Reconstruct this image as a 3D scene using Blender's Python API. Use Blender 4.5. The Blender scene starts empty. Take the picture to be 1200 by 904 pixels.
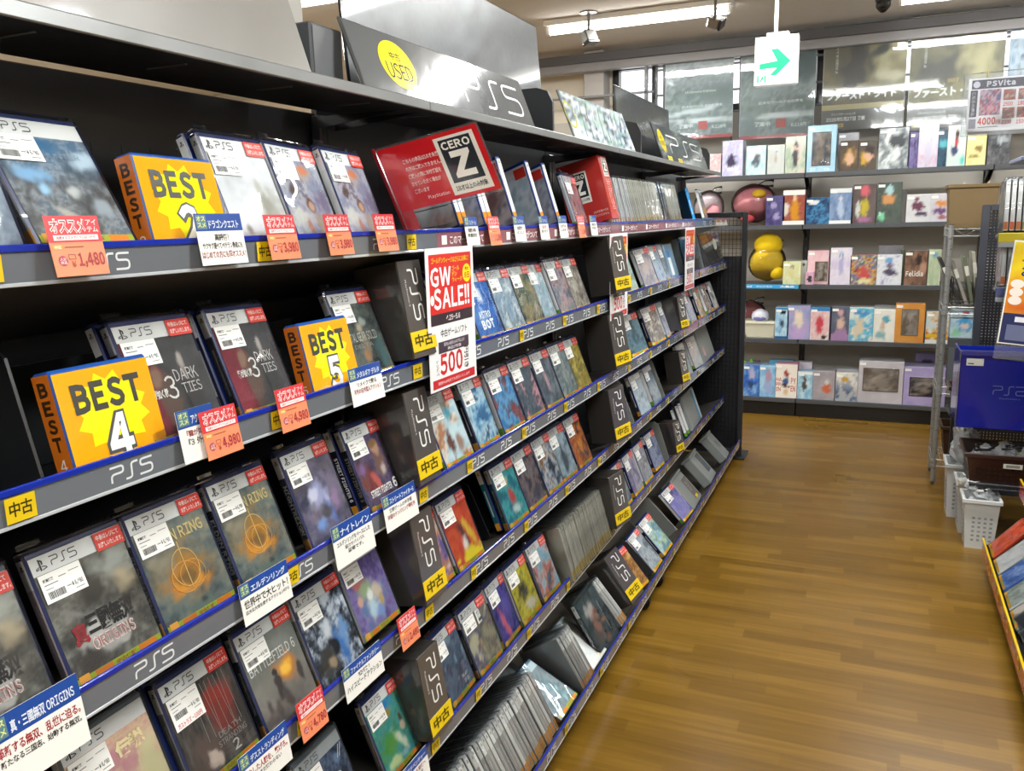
import bpy, math, random
from mathutils import Vector, Matrix, noise
C = bpy.context.scene.collection
R = math.radians
EXPO = -.3
# ------------------------------------------------------------------ camera
FPX, YAW, PITCH, ROLL, CAMZ = 976.7, .41356, -.19438, -.0263, 1.43
cy, sy = math.cos(YAW), math.sin(YAW)
F0 = Vector((-sy*math.cos(PITCH), cy*math.cos(PITCH), math.sin(PITCH)))
R0 = Vector((cy, sy, 0)); U0 = R0.cross(F0)
RV = R0*math.cos(ROLL) + U0*math.sin(ROLL); UV = U0*math.cos(ROLL) - R0*math.sin(ROLL)
CAM = Vector((0, 0, CAMZ))
def ray(px, py):
    return RV*((px-600)/FPX) - UV*((py-452)/FPX) + F0
def atY(px, py, y): d = ray(px, py); return CAM + d*(y/d.y)
def atX(px, py, x): d = ray(px, py); return CAM + d*(x/d.x)
def atZ(px, py, z): d = ray(px, py); return CAM + d*((z-CAMZ)/d.z)
def rowY(px, x, z):
    lo, hi = .15, 7
    for _ in range(50):
        m = (lo+hi)/2; q = Vector((x, m, z-CAMZ))
        if 600 + FPX*q.dot(RV)/q.dot(F0) < px: lo = m
        else: hi = m
    return lo
cd = bpy.data.cameras.new('camera'); cam = bpy.data.objects.new('camera', cd); C.objects.link(cam)
cd.sensor_width = 36; cd.lens = FPX/1200*36; cd.clip_start = .05
m3 = Matrix((RV, UV, -F0)).transposed(); cam.matrix_world = Matrix.Translation(CAM) @ m3.to_4x4()
bpy.context.scene.camera = cam
vs_ = bpy.context.scene.view_settings; vs_.view_transform = 'Standard'; vs_.look = 'None'; vs_.gamma = 1; vs_.exposure = EXPO; vs_.use_curve_mapping = False
bpy.context.scene.cycles.use_denoising = True; bpy.context.scene.cycles.max_bounces = 8; bpy.context.scene.cycles.transparent_max_bounces = 24
# ------------------------------------------------------------------ colour
def hx(s):
    if not isinstance(s, str): return s
    s = s.lstrip('#')
    if len(s) == 3: s = ''.join(c*2 for c in s)
    o = []
    for i in (0, 2, 4):
        v = int(s[i:i+2], 16)/255
        o.append(v/12.92 if v <= .04045 else ((v+.055)/1.055)**2.4)
    return tuple(o)
def mix(a, b, t): return tuple(a[i]*(1-t)+b[i]*t for i in range(3))
def ramp(p, t):
    t = min(max(t, 0), 1)*(len(p)-1); i = min(int(t), len(p)-2) if len(p) > 1 else 0
    return mix(p[i], p[i+1], t-i) if len(p) > 1 else p[0]
# ------------------------------------------------------------------ materials (colour comes from the attribute Col)
MATS = {}
def mk(key, rough=.5, metal=0., coat=0., bump=0., bscale=60., rvar=.08, emit=0., spec=.5, trans=0.):
    m = bpy.data.materials.new(key); m.use_nodes = True; nt = m.node_tree; n = nt.nodes; l = nt.links
    b = n['Principled BSDF']; a = n.new('ShaderNodeAttribute'); a.attribute_name = 'Col'
    l.new(a.outputs['Color'], b.inputs['Base Color'])
    b.inputs['Metallic'].default_value = metal; b.inputs['Coat Weight'].default_value = coat
    b.inputs['Coat Roughness'].default_value = .06; b.inputs['Specular IOR Level'].default_value = spec
    b.inputs['Transmission Weight'].default_value = trans
    tc = n.new('ShaderNodeTexCoord'); no = n.new('ShaderNodeTexNoise'); no.inputs['Scale'].default_value = bscale
    l.new(tc.outputs['Object'], no.inputs['Vector'])
    mr = n.new('ShaderNodeMapRange'); mr.inputs[3].default_value = max(.02, rough-rvar); mr.inputs[4].default_value = rough+rvar
    l.new(no.outputs['Fac'], mr.inputs[0]); l.new(mr.outputs[0], b.inputs['Roughness'])
    if bump:
        bp = n.new('ShaderNodeBump'); bp.inputs['Strength'].default_value = bump; bp.inputs['Distance'].default_value = .004
        l.new(no.outputs['Fac'], bp.inputs['Height']); l.new(bp.outputs[0], b.inputs['Normal'])
        if coat: l.new(bp.outputs[0], b.inputs['Coat Normal'])
    if emit:
        l.new(a.outputs['Color'], b.inputs['Emission Color']); b.inputs['Emission Strength'].default_value = emit
    MATS[key] = m; return m
mk('print', .38, coat=.25); mk('gloss', .13, coat=.6, bump=.1, bscale=28, rvar=.05); mk('matte', .75); mk('plastic', .32, coat=.2)
mk('metal', .34, metal=.75, bscale=12); mk('chrome', .3, metal=.55); mk('paintmetal', .36, coat=.15, bscale=9); mk('fabric', .9, bump=.5, bscale=160)
mk('tube', .5, emit=26.); mk('signlit', .4, emit=.42)
mk('frost', .35, trans=.55)
def mkclear(key, tint, base, rough, bump):
    m = bpy.data.materials.new(key); m.use_nodes = True; nt = m.node_tree; n = nt.nodes; l = nt.links
    n.remove(n['Principled BSDF']); out = n['Material Output']
    tr = n.new('ShaderNodeBsdfTransparent'); tr.inputs[0].default_value = (*tint, 1)
    gl = n.new('ShaderNodeBsdfGlossy'); gl.inputs['Roughness'].default_value = rough
    df = n.new('ShaderNodeBsdfDiffuse'); df.inputs[0].default_value = (.8, .82, .84, 1)
    tc = n.new('ShaderNodeTexCoord'); no = n.new('ShaderNodeTexNoise'); no.inputs['Scale'].default_value = 15; no.inputs['Detail'].default_value = .6
    l.new(tc.outputs['Object'], no.inputs['Vector'])
    bp = n.new('ShaderNodeBump'); bp.inputs['Strength'].default_value = bump; bp.inputs['Distance'].default_value = .01
    l.new(no.outputs['Fac'], bp.inputs['Height'])
    for s in (gl,): l.new(bp.outputs[0], s.inputs['Normal'])
    fr = n.new('ShaderNodeFresnel'); fr.inputs[0].default_value = 1.45; l.new(bp.outputs[0], fr.inputs['Normal'])
    m1 = n.new('ShaderNodeMixShader'); m1.inputs[0].default_value = base; l.new(tr.outputs[0], m1.inputs[1]); l.new(df.outputs[0], m1.inputs[2])
    m2 = n.new('ShaderNodeMixShader'); l.new(fr.outputs[0], m2.inputs[0]); l.new(m1.outputs[0], m2.inputs[1]); l.new(gl.outputs[0], m2.inputs[2])
    l.new(m2.outputs[0], out.inputs[0]); MATS[key] = m
mkclear('sleeve', (.97, .98, .985), .015, .05, .5)
mkclear('bag', (.96, .97, .98), .5, .12, .8)
mkclear('film', (.95, .96, .97), .07, .1, .6)
mkclear('acrylic', (.93, .95, .96), .05, .04, .02)
mkclear('smoke', (.35, .38, .42), .03, .05, .03)
mkclear('glass', (.97, .98, .98), .0, .01, .0)
# ------------------------------------------------------------------ mesh builder
I4 = Matrix.Identity(4)
class MB:
    def __init__(s): s.v = []; s.f = []; s.c = []; s.m = []; s.keys = []; s.M = I4; s.key = 'print'
    def at(s, M): s.M = M; return s
    def mat(s, k): s.key = k; return s
    def _k(s, k):
        k = k or s.key
        if k not in s.keys: s.keys.append(k)
        return s.keys.index(k)
    def poly(s, pts, col, k=None):
        b = len(s.v); s.v += [tuple(s.M @ Vector(p)) for p in pts]
        s.f.append(tuple(range(b, b+len(pts)))); s.c.append(col if isinstance(col, list) else [hx(col)]*len(pts)); s.m.append(s._k(k))
    def mesh(s, vs, fs, col, k=None):
        b = len(s.v); s.v += [tuple(s.M @ Vector(p)) for p in vs]; col = hx(col); ki = s._k(k)
        for f in fs: s.f.append(tuple(b+i for i in f)); s.c.append([col]*len(f)); s.m.append(ki)
    def box(s, x0, x1, y0, y1, z0, z1, col, k=None, c=.001):
        c = min(c, (x1-x0)*.45, (y1-y0)*.45, (z1-z0)*.45)
        X = (x0, x1); Y = (y0, y1); Z = (z0, z1); vs = []; ix = {}
        for i in (0, 1):
            for j in (0, 1):
                for q in (0, 1):
                    dx = c if i == 0 else -c; dy = c if j == 0 else -c; dz = c if q == 0 else -c
                    for a, p in enumerate(((X[i], Y[j]+dy, Z[q]+dz), (X[i]+dx, Y[j], Z[q]+dz), (X[i]+dx, Y[j]+dy, Z[q]))):
                        ix[i, j, q, a] = len(vs); vs.append(p)
        fs = []
        def F(*k): fs.append([ix[t] for t in k])
        for i in (0, 1):
            F(*[(i, a, b, 0) for a, b in ((0, 0), (1, 0), (1, 1), (0, 1))][::(1 if i else -1)])
            F(*[(a, i, b, 1) for a, b in ((0, 0), (1, 0), (1, 1), (0, 1))][::(-1 if i else 1)])
            F(*[(a, b, i, 2) for a, b in ((0, 0), (1, 0), (1, 1), (0, 1))][::(1 if i else -1)])
        for a in (0, 1):
            for b in (0, 1):
                F((a, b, 0, 0), (a, b, 0, 1), (a, b, 1, 1), (a, b, 1, 0))
                F((a, 0, b, 0), (a, 0, b, 2), (a, 1, b, 2), (a, 1, b, 0))
                F((0, a, b, 1), (0, a, b, 2), (1, a, b, 2), (1, a, b, 1))
                for q in (0, 1): F((a, b, q, 0), (a, b, q, 1), (a, b, q, 2))
        ctr = Vector(((x0+x1)/2, (y0+y1)/2, (z0+z1)/2))
        for f in fs:
            p = [Vector(vs[i]) for i in f]; nn = (p[1]-p[0]).cross(p[2]-p[0])
            if nn.dot(sum(p, Vector())/len(p)-ctr) < 0: f.reverse()
        s.mesh(vs, fs, col, k)
    def rect(s, x0, z0, x1, z1, y, col, k=None):
        s.poly(((x0, y, z0), (x1, y, z0), (x1, y, z1), (x0, y, z1)), col, k)
    def art(s, x0, z0, x1, z1, y, fn, nx, nz, k=None):
        b = len(s.v); ki = s._k(k)
        cols = []
        for j in range(nz+1):
            for i in range(nx+1):
                u, w = i/nx, j/nz
                s.v.append(tuple(s.M @ Vector((x0+(x1-x0)*u, y, z0+(z1-z0)*w)))); cols.append(fn(u, w))
        for j in range(nz):
            for i in range(nx):
                q = (j*(nx+1)+i, j*(nx+1)+i+1, (j+1)*(nx+1)+i+1, (j+1)*(nx+1)+i)
                s.f.append(tuple(b+t for t in q)); s.c.append([cols[t] for t in q]); s.m.append(ki)
    def text(s, t, x0, z0, w, h, y, col, bold=0, k=None, rot=0):
        vs, fs, W, H = glyphs(t, bold)
        if rot: # text turned a quarter clockwise, filling the box
            P = [(x0+w*b/H, y, z0+h-h*a/W) for a, b in vs]
        else: P = [(x0+w*a/W, y, z0+h*b/H) for a, b in vs]
        s.mesh(P, fs, col, k)
    def stroke(s, pts, wd, y, col, k=None):
        n = len(pts); L = []; Rr = []
        for i, p in enumerate(pts):
            a = Vector(pts[i])-Vector(pts[i-1]) if i else Vector(pts[1])-Vector(pts[0])
            b = Vector(pts[i+1])-Vector(pts[i]) if i < n-1 else a
            a = a.normalized(); b = b.normalized(); t = (a+b).normalized() if (a+b).length > 1e-6 else a
            q = Vector((-t.y, t.x))*(wd/2/max(.5, t.dot(b)))
            L.append((p[0]+q.x, y, p[1]+q.y)); Rr.append((p[0]-q.x, y, p[1]-q.y))
        for i in range(n-1): s.poly((Rr[i], Rr[i+1], L[i+1], L[i]), col, k)
    def tube(s, pts, r, col, k=None, seg=8, cap=True):
        P = [Vector(p) for p in pts]; rings = []; rr = r if isinstance(r, (list, tuple)) else [r]*len(P)
        for i, p in enumerate(P):
            t = (P[min(i+1, len(P)-1)]-P[max(i-1, 0)]).normalized()
            a = t.cross(Vector((0, 0, 1))); a = a.normalized() if a.length > 1e-4 else Vector((1, 0, 0)); b = t.cross(a)
            rings.append([p+(a*math.cos(2*math.pi*j/seg)+b*math.sin(2*math.pi*j/seg))*rr[i] for j in range(seg)])
        vs = [q for g in rings for q in g]; fs = []
        for i in range(len(P)-1):
            for j in range(seg):
                fs.append((i*seg+j, i*seg+(j+1) % seg, (i+1)*seg+(j+1) % seg, (i+1)*seg+j))
        if cap: fs += [tuple(range(seg))[::-1], tuple(range((len(P)-1)*seg, len(P)*seg))]
        s.mesh(vs, fs, col, k)
    def prism(s, pts, y0, y1, col, k=None):
        n = len(pts)
        s.mesh([(a, y0, b) for a, b in pts]+[(a, y1, b) for a, b in pts],
               [tuple(range(n)), tuple(range(n, 2*n))[::-1]]+[(i, i+n, (i+1) % n+n, (i+1) % n) for i in range(n)], col, k)
    def data(s, name, smooth=False):
        me = bpy.data.meshes.new(name); me.from_pydata(s.v, [], s.f)
        at = me.attributes.new('Col', 'FLOAT_COLOR', 'CORNER'); fl = []
        for c in s.c:
            for q in c: fl += (q[0], q[1], q[2], 1.)
        at.data.foreach_set('color', fl)
        for k in s.keys: me.materials.append(MATS[k])
        me.polygons.foreach_set('material_index', s.m)
        if smooth: me.polygons.foreach_set('use_smooth', [True]*len(s.f))
        me.update(); return me
    def build(s, name, parent=None, M=None, smooth=False): return ob(name, s.data(name, smooth), parent, M)
def ob(name, me, parent=None, M=None):
    o = bpy.data.objects.new(name, me); C.objects.link(o)
    if parent is not None: o.parent = parent
    if M is not None: o.matrix_local = M
    return o
def tag(o, label, cat, group=None, kind=None):
    if label: o['label'] = label
    if cat: o['category'] = cat
    if group: o['group'] = group
    if kind: o['kind'] = kind
    return o
def empty(name, M, label=None, cat=None, group=None):
    o = bpy.data.objects.new(name, None); C.objects.link(o); o.matrix_world = M; o.empty_display_size = .05
    return tag(o, label, cat, group)
def struct(mb, name): o = mb.build(name); o['kind'] = 'structure'; return o
_G = {}
def glyph(ch, bold):
    key = (ch, bold)
    if key not in _G:
        c = bpy.data.curves.new('glyphs', 'FONT'); c.body = chr(ord(ch)+0xFEE0) if 33 <= ord(ch) <= 126 else ch; c.resolution_u = 2; c.offset = bold
        o = bpy.data.objects.new('glyphs', c); C.objects.link(o)
        me = bpy.data.meshes.new_from_object(o.evaluated_get(bpy.context.evaluated_depsgraph_get()))
        vs = [(v.co.x, v.co.y) for v in me.vertices]; fs = [tuple(p.vertices) for p in me.polygons]
        if fs:
            p = [Vector((*vs[i], 0)) for i in fs[0]]
            if (p[1]-p[0]).cross(p[2]-p[0]).z < 0: fs = [f[::-1] for f in fs]
        _G[key] = (vs, fs); bpy.data.objects.remove(o); bpy.data.curves.remove(c); bpy.data.meshes.remove(me)
    return _G[key]
def glyphs(t, bold=0):
    key = ('=', t, bold)
    if key not in _G:
        V = []; F = []; z = 0
        for line in t.split('\n'):
            x = 0
            for ch in line:
                if ch == ' ': x += .3; continue
                vs, fs = glyph(ch, bold)
                if not vs: x += .5; continue
                asc = ord(ch) < 127; x0 = min(v[0] for v in vs); b = len(V)
                V += [(x+(v[0]-x0 if asc else v[0]), v[1]+z) for v in vs]; F += [tuple(b+i for i in f) for f in fs]
                x += max(v[0] for v in vs)-x0+.085 if asc else .96
            z -= 1.05
        x0 = min(v[0] for v in V); y0 = min(v[1] for v in V); W = max(v[0] for v in V)-x0; Hh = max(v[1] for v in V)-y0
        _G[key] = ([(p-x0, q-y0) for p, q in V], F, max(W, 1e-3), max(Hh, 1e-3))
    return _G[key]
def curve(*p):  # polyline with rounded corners: every middle point is a corner cut with 2 steps
    out = [p[0]]
    for i in range(1, len(p)-1):
        a, b, c = Vector(p[i-1]), Vector(p[i]), Vector(p[i+1]); r = min((a-b).length, (c-b).length)*.42
        q0 = b+(a-b).normalized()*r; q2 = b+(c-b).normalized()*r
        for t in (0, .33, .67, 1): e = q0*(1-t)**2+b*2*t*(1-t)+q2*t*t; out.append((e.x, e.y))
    return out+[p[-1]]
PS5 = [curve((0, 1), (.86, 1), (.86, .55), (.08, .55), (.08, 0)), curve((1.0, 0), (1.42, 0), (1.42, 1), (1.86, 1)),
       curve((2.86, 1), (2.04, 1), (2.04, .57), (2.84, .57), (2.84, 0), (1.96, 0))]
PS2 = [PS5[0], PS5[1], curve((2.0, 1), (2.84, 1), (2.84, .5), (2.04, .5), (2.04, 0), (2.9, 0))]
def logo(mb, x0, z0, w, h, y, col, wd, rot=0, P=PS5):
    for pl in P:
        q = [(x0+w*b, z0+h-h*a/2.88) for a, b in pl] if rot else [(x0+w*a/2.88, z0+h*b) for a, b in pl]
        mb.stroke(q, wd, y, col)
def psmark(mb, x0, z0, s, y, col):
    mb.poly([(x0+s*a, y, z0+s*b) for a, b in ((.36, 0), (.52, .05), (.52, .72), (.58, .72), (.58, .45), (.72, .5), (.74, .78), (.6, .88), (.36, 1))], col)
    mb.stroke([(x0+s*a, z0+s*b) for a, b in ((.33, .36), (.05, .24), (.06, .14), (.33, .2))], s*.08, y, col)
    mb.stroke([(x0+s*a, z0+s*b) for a, b in ((.56, .36), (.92, .26), (.98, .16), (.56, .06))], s*.08, y, col)
# ------------------------------------------------------------------ printed pictures
def fbm(x, y, z): return noise.noise((x, y, z))*.5+noise.noise((x*2.1, y*2.1, z+5))*.3+noise.noise((x*4.3, y*4.3, z+9))*.22+noise.noise((x*8.7, y*8.7, z+2))*.22
def paint(pal, seed=0, sc=(2.5, 3.), grad=None, k=.6, blobs=(), con=1.5):
    pal = [hx(p) for p in pal]; grad = [hx(p) for p in grad] if grad else None
    bl = [(a, b, c, d, hx(e), f, g) for a, b, c, d, e, f, g in [t if len(t) == 7 else (*t, 0) for t in blobs]]
    def fn(u, v):
        t = .5+fbm(u*sc[0]+seed*3.17, v*sc[1]+seed*1.31, seed*.77)*con
        c = ramp(pal, t)
        if grad: c = mix(ramp(grad, 1-v), c, k)
        for cx, cz, rx, rz, col, soft, rot in bl:
            dx, dz = u-cx, v-cz
            if rot: ca, sa = math.cos(rot), math.sin(rot); dx, dz = dx*ca+dz*sa, dz*ca-dx*sa
            d = (dx/rx)**2+(dz/rz)**2
            if d > 2.6: continue
            d = math.sqrt(d)+.42*noise.noise((u*6.5+seed, v*7.5, cx*9))+.22*noise.noise((u*15, v*17, cz*9+seed))
            a = min(max((1-d)/max(soft, .02), 0), 1)
            if a > 0: c = mix(c, col, a*a*(3-2*a))
        return c
    return fn
def place(x, y, z, face=90, tilt=0, yaw=0):
    # local: x right, y into the depth, z up (seen from the front); face 90 looks at +X, 0 looks at -Y, -90 looks at -X
    return Matrix.Translation((x, y, z)) @ Matrix.Rotation(R(face), 4, 'Z') @ Matrix.Rotation(-R(tilt), 4, 'X') @ Matrix.Rotation(R(yaw), 4, 'Z')
ORD = ['', 'first', 'second', 'third', 'fourth', 'fifth', 'sixth', 'seventh', 'eighth', 'ninth', 'tenth', 'eleventh', 'twelfth', 'thirteenth', 'fourteenth', 'fifteenth', 'sixteenth']
# ------------------------------------------------------------------ setting
def wood():
    m = bpy.data.materials.new('wood_floor'); m.use_nodes = True; nt = m.node_tree; n = nt.nodes; l = nt.links; b = n['Principled BSDF']
    tc = n.new('ShaderNodeTexCoord'); sp = n.new('ShaderNodeSeparateXYZ'); l.new(tc.outputs['Object'], sp.inputs[0])
    def M(op, a, b=None):
        m_ = n.new('ShaderNodeMath'); m_.operation = op
        for i, q in enumerate((a, b)):
            if q is None: continue
            if isinstance(q, (int, float)): m_.inputs[i].default_value = q
            else: l.new(q, m_.inputs[i])
        return m_.outputs[0]
    row = M('FLOOR', M('DIVIDE', sp.outputs[1], .056)); w1 = n.new('ShaderNodeTexWhiteNoise'); w1.noise_dimensions = '1D'; l.new(row, w1.inputs['W'])
    col = M('FLOOR', M('ADD', M('DIVIDE', sp.outputs[0], .42), M('MULTIPLY', w1.outputs['Value'], 7.3)))
    w2 = n.new('ShaderNodeTexWhiteNoise'); w2.noise_dimensions = '1D'; l.new(M('ADD', M('MULTIPLY', row, 17.17), M('MULTIPLY', col, 3.71)), w2.inputs['W'])
    mp = n.new('ShaderNodeMapping'); mp.inputs['Scale'].default_value = (3.2, 60, 1); l.new(tc.outputs['Object'], mp.inputs['Vector'])
    no = n.new('ShaderNodeTexNoise'); no.inputs['Scale'].default_value = 1.; no.inputs['Detail'].default_value = 6; no.inputs['Distortion'].default_value = .15
    l.new(mp.outputs[0], no.inputs['Vector'])
    n2 = n.new('ShaderNodeTexNoise'); n2.inputs['Scale'].default_value = .9; l.new(tc.outputs['Object'], n2.inputs['Vector'])
    mx = n.new('ShaderNodeMix'); mx.data_type = 'FLOAT'; mx.inputs[0].default_value = .66
    l.new(w2.outputs['Value'], mx.inputs[2]); l.new(no.outputs['Fac'], mx.inputs[3])
    cr = n.new('ShaderNodeValToRGB'); e = cr.color_ramp.elements
    e[0].position = .12; e[0].color = (*hx('5a3f0b'), 1); e[1].position = .85; e[1].color = (*hx('8a6826'), 1)
    q = cr.color_ramp.elements.new(.5); q.color = (*hx('715216'), 1)
    l.new(mx.outputs[0], cr.inputs[0]); l.new(cr.outputs[0], b.inputs['Base Color'])
    mr = n.new('ShaderNodeMapRange'); mr.inputs[3].default_value = .22; mr.inputs[4].default_value = .36; l.new(n2.outputs['Fac'], mr.inputs[0])
    l.new(mr.outputs[0], b.inputs['Roughness']); b.inputs['Specular IOR Level'].default_value = .35
    bp = n.new('ShaderNodeBump'); bp.inputs['Strength'].default_value = .08; bp.inputs['Distance'].default_value = .002
    l.new(no.outputs['Fac'], bp.inputs['Height']); l.new(bp.outputs[0], b.inputs['Normal']); MATS['wood'] = m
def plain(key, c0, c1, sc, rough, bump=.1):
    m = bpy.data.materials.new(key); m.use_nodes = True; nt = m.node_tree; n = nt.nodes; l = nt.links; b = n['Principled BSDF']
    tc = n.new('ShaderNodeTexCoord'); no = n.new('ShaderNodeTexNoise'); no.inputs['Scale'].default_value = sc; no.inputs['Detail'].default_value = 5
    l.new(tc.outputs['Object'], no.inputs['Vector']); cr = n.new('ShaderNodeValToRGB')
    cr.color_ramp.elements[0].color = (*hx(c0), 1); cr.color_ramp.elements[1].color = (*hx(c1), 1)
    l.new(no.outputs['Fac'], cr.inputs[0]); l.new(cr.outputs[0], b.inputs['Base Color']); b.inputs['Roughness'].default_value = rough
    bp = n.new('ShaderNodeBump'); bp.inputs['Strength'].default_value = bump; bp.inputs['Distance'].default_value = .003
    l.new(no.outputs['Fac'], bp.inputs['Height']); l.new(bp.outputs[0], b.inputs['Normal']); MATS[key] = m
wood(); plain('ceiling', 'cdc8c2', 'd4cfc9', 30, .85); plain('wall', 'bfbab1', 'c8c3ba', 8, .8); plain('creamwall', 'ded5c4', 'e6decf', 8, .8)
XL, XR, YB, YF, H = -6.2, 3.2, 6.62, -4.5, 2.70
mb = MB(); mb.box(XL, XR, YF, YB+.3, -.1, 0, '888', 'wood'); struct(mb, 'floor')
mb = MB(); mb.box(XL, XR, YF, YB+.3, H, H+.1, '888', 'ceiling'); struct(mb, 'ceiling')
WZ0, WZ1, WX0, WX1 = 2.2, 2.62, -1.98, 1.35
mb = MB().mat('wall')
mb.box(XL, XR, YB, YB+.12, 0, WZ0, '888'); mb.box(XL, XR, YB, YB+.12, WZ1, H, '888')
mb.box(XL, WX0, YB, YB+.12, WZ0, WZ1, '888', 'creamwall'); mb.box(WX1, XR, YB, YB+.12, WZ0, WZ1, '888', 'creamwall'); struct(mb, 'wall_back')
mb = MB(); mb.box(XL-.1, XL, YF, YB+.12, 0, H, '888', 'creamwall'); struct(mb, 'wall_left')
mb = MB(); mb.box(XR, XR+.1, YF, YB+.12, 0, H, '888', 'creamwall'); struct(mb, 'wall_right')
mb = MB(); mb.box(XL, XR, YF-.1, YF, 0, H, '888', 'creamwall'); struct(mb, 'wall_front')
# windows: a black framed strip behind the posters, one object per opening
xs = [WX0, -1.2, -.42, .36, WX1]
for i in range(4):
    a, b = xs[i], xs[i+1]; mb = MB().mat('plastic')
    for q in ((a, a+.05, WZ0, WZ1), (b-.05, b, WZ0, WZ1), (a+.05, b-.05, WZ0, WZ0+.05), (a+.05, b-.05, WZ1-.06, WZ1)):
        mb.box(q[0], q[1], YB+.01, YB+.09, q[2], q[3], '1b1b1d', c=.003)
    w = struct(mb, 'window_%d' % (i+1))
    g = MB(); g.box(a+.05, b-.05, YB+.045, YB+.05, WZ0+.05, WZ1-.06, 'fff', 'glass'); g.build('pane', w)
# grey pillar panel beside the window and the cream blinds box
mb = MB(); mb.box(-2.16, -2.0, YB-.16, YB-.002, 1.9, H-.002, 'b9b5b2', 'matte', .004); o = struct(mb, 'trim_1')
# world: overcast daylight outside the windows
w = bpy.data.worlds.new('daylight'); bpy.context.scene.world = w; w.use_nodes = True; bg = w.node_tree.nodes['Background']
sk = w.node_tree.nodes.new('ShaderNodeTexSky'); sk.sky_type = 'HOSEK_WILKIE'; sk.turbidity = 6; sk.sun_direction = (.2, -.6, .75); sk.ground_albedo = .6
mxn = w.node_tree.nodes.new('ShaderNodeMix'); mxn.data_type = 'RGBA'; mxn.inputs[0].default_value = .75; mxn.inputs[7].default_value = (1, 1, 1, 1)
w.node_tree.links.new(sk.outputs[0], mxn.inputs[6]); w.node_tree.links.new(mxn.outputs[2], bg.inputs[0]); bg.inputs[1].default_value = 3.2
# ceiling fluorescent lamps: pan, tube and the light they give
def fluoro(x, y, label, ln=1.2, on=1.):
    t = empty('ceiling_lamp', Matrix.Translation((x, y, H)), label, 'ceiling lamp', 'fluorescent ceiling lamps')
    b = MB(); b.box(-ln/2, ln/2, -.06, .06, -.035, -.001, 'f0eeea', 'paintmetal', .006)
    for s in (-1, 1): b.box(s*(ln/2-.02)-.012, s*(ln/2-.02)+.012, -.02, .02, -.085, -.034, 'eeeeea', 'plastic', .004)
    b.build('lamp_housing', t)
    u = MB(); u.tube([(-ln/2+.03, 0, -.068), (ln/2-.03, 0, -.068)], .0155, 'fffaf2', 'tube', 12); u.build('lamp_tube', t, smooth=True)
    ld = bpy.data.lights.new('fluorescent_light', 'AREA'); ld.shape = 'RECTANGLE'; ld.size = ln; ld.size_y = .1; ld.energy = 62*on; ld.color = (.97, 1, .985)
    lo = bpy.data.objects.new('fluorescent_light', ld); C.objects.link(lo); lo.parent = t; lo.matrix_local = Matrix.Translation((0, 0, -.095))
fluoro(-1.47, 5.42, 'bright fluorescent tube lamp on the ceiling above the far end of the left aisle shelf', 1.2, .55)
fluoro(.62, 5.72, 'fluorescent tube lamp on the ceiling above the figure boxes, cut by the top edge', 1.2, .4)
fluoro(-3.1, 4.05, 'fluorescent tube lamp glowing above the top boards behind the long shelf')
for x, y in ((-.12, 3.48), (.5, 1.7), (.4, -.4), (-3.1, 2.), (-3.1, 0.), (-4.9, 4.05), (-1.4, -2.2), (2.4, 2.6), (-4.9, .5)):
    fluoro(x, y, 'fluorescent tube lamp on the ceiling outside the picture')
# ------------------------------------------------------------------ long shelving on the left
ROWZ = {1: 1.42, 2: 1.176, 3: .928, 4: .679, 5: .378, 6: .12}
ROWN = {1: 'top game shelf', 2: 'second shelf down', 3: 'third shelf down', 4: 'fourth shelf down', 5: 'fifth shelf down', 6: 'bottom shelf'}
def XF(r): return -.698 if r == 6 else -.80
def RY(r, px): return rowY(px, XF(r), ROWZ[r])
XB = -1.06
BAYS = [(.14, 1.47), (1.47, 2.76), (2.76, 4.05), (4.05, 4.96)]
BAYL = ['black steel shelving bay nearest the camera, holding the large front-facing cases',
        'black steel shelving bay just beyond the nearest grey divider boxes',
        'black steel shelving bay between the second and the small third divider boxes',
        'last and narrowest black steel shelving bay, ending at the mesh end panel']
BLUE, RAIL, YEL = '1b2f9c', '6c7076', 'dfbe16'
def rail_print(b, y0, y1, r):
    # print frame: x along the shelf, z up, facing the aisle
    z1 = -.008; z0 = -.038
    b.rect(0, z0, y1-y0, z1, -.0012, RAIL, 'gloss')
    if r == 1 and y0 > 1.4 and y0 < 3.9:
        for k in range(int((y1-y0)/.32)):
            x = .02+k*.32
            b.rect(x-.02, z0, x+.3, z1, -.0014, '93616a', 'gloss'); b.rect(x, z0+.006, x+.022, z1-.006, -.0016, 'f2efec')
            b.text('このマークがついて', x+.035, z0+.006, .16, .018, -.0017, 'e9dfe0', .02)
        return
    y = .66
    while y < y1-.08:
        if y > y0+.02: logo(b, y-y0, z0+.006, .062, .018, -.0017, 'd9dde0', .0026)
        y += .155 if y0 > 1.4 else .29
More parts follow.
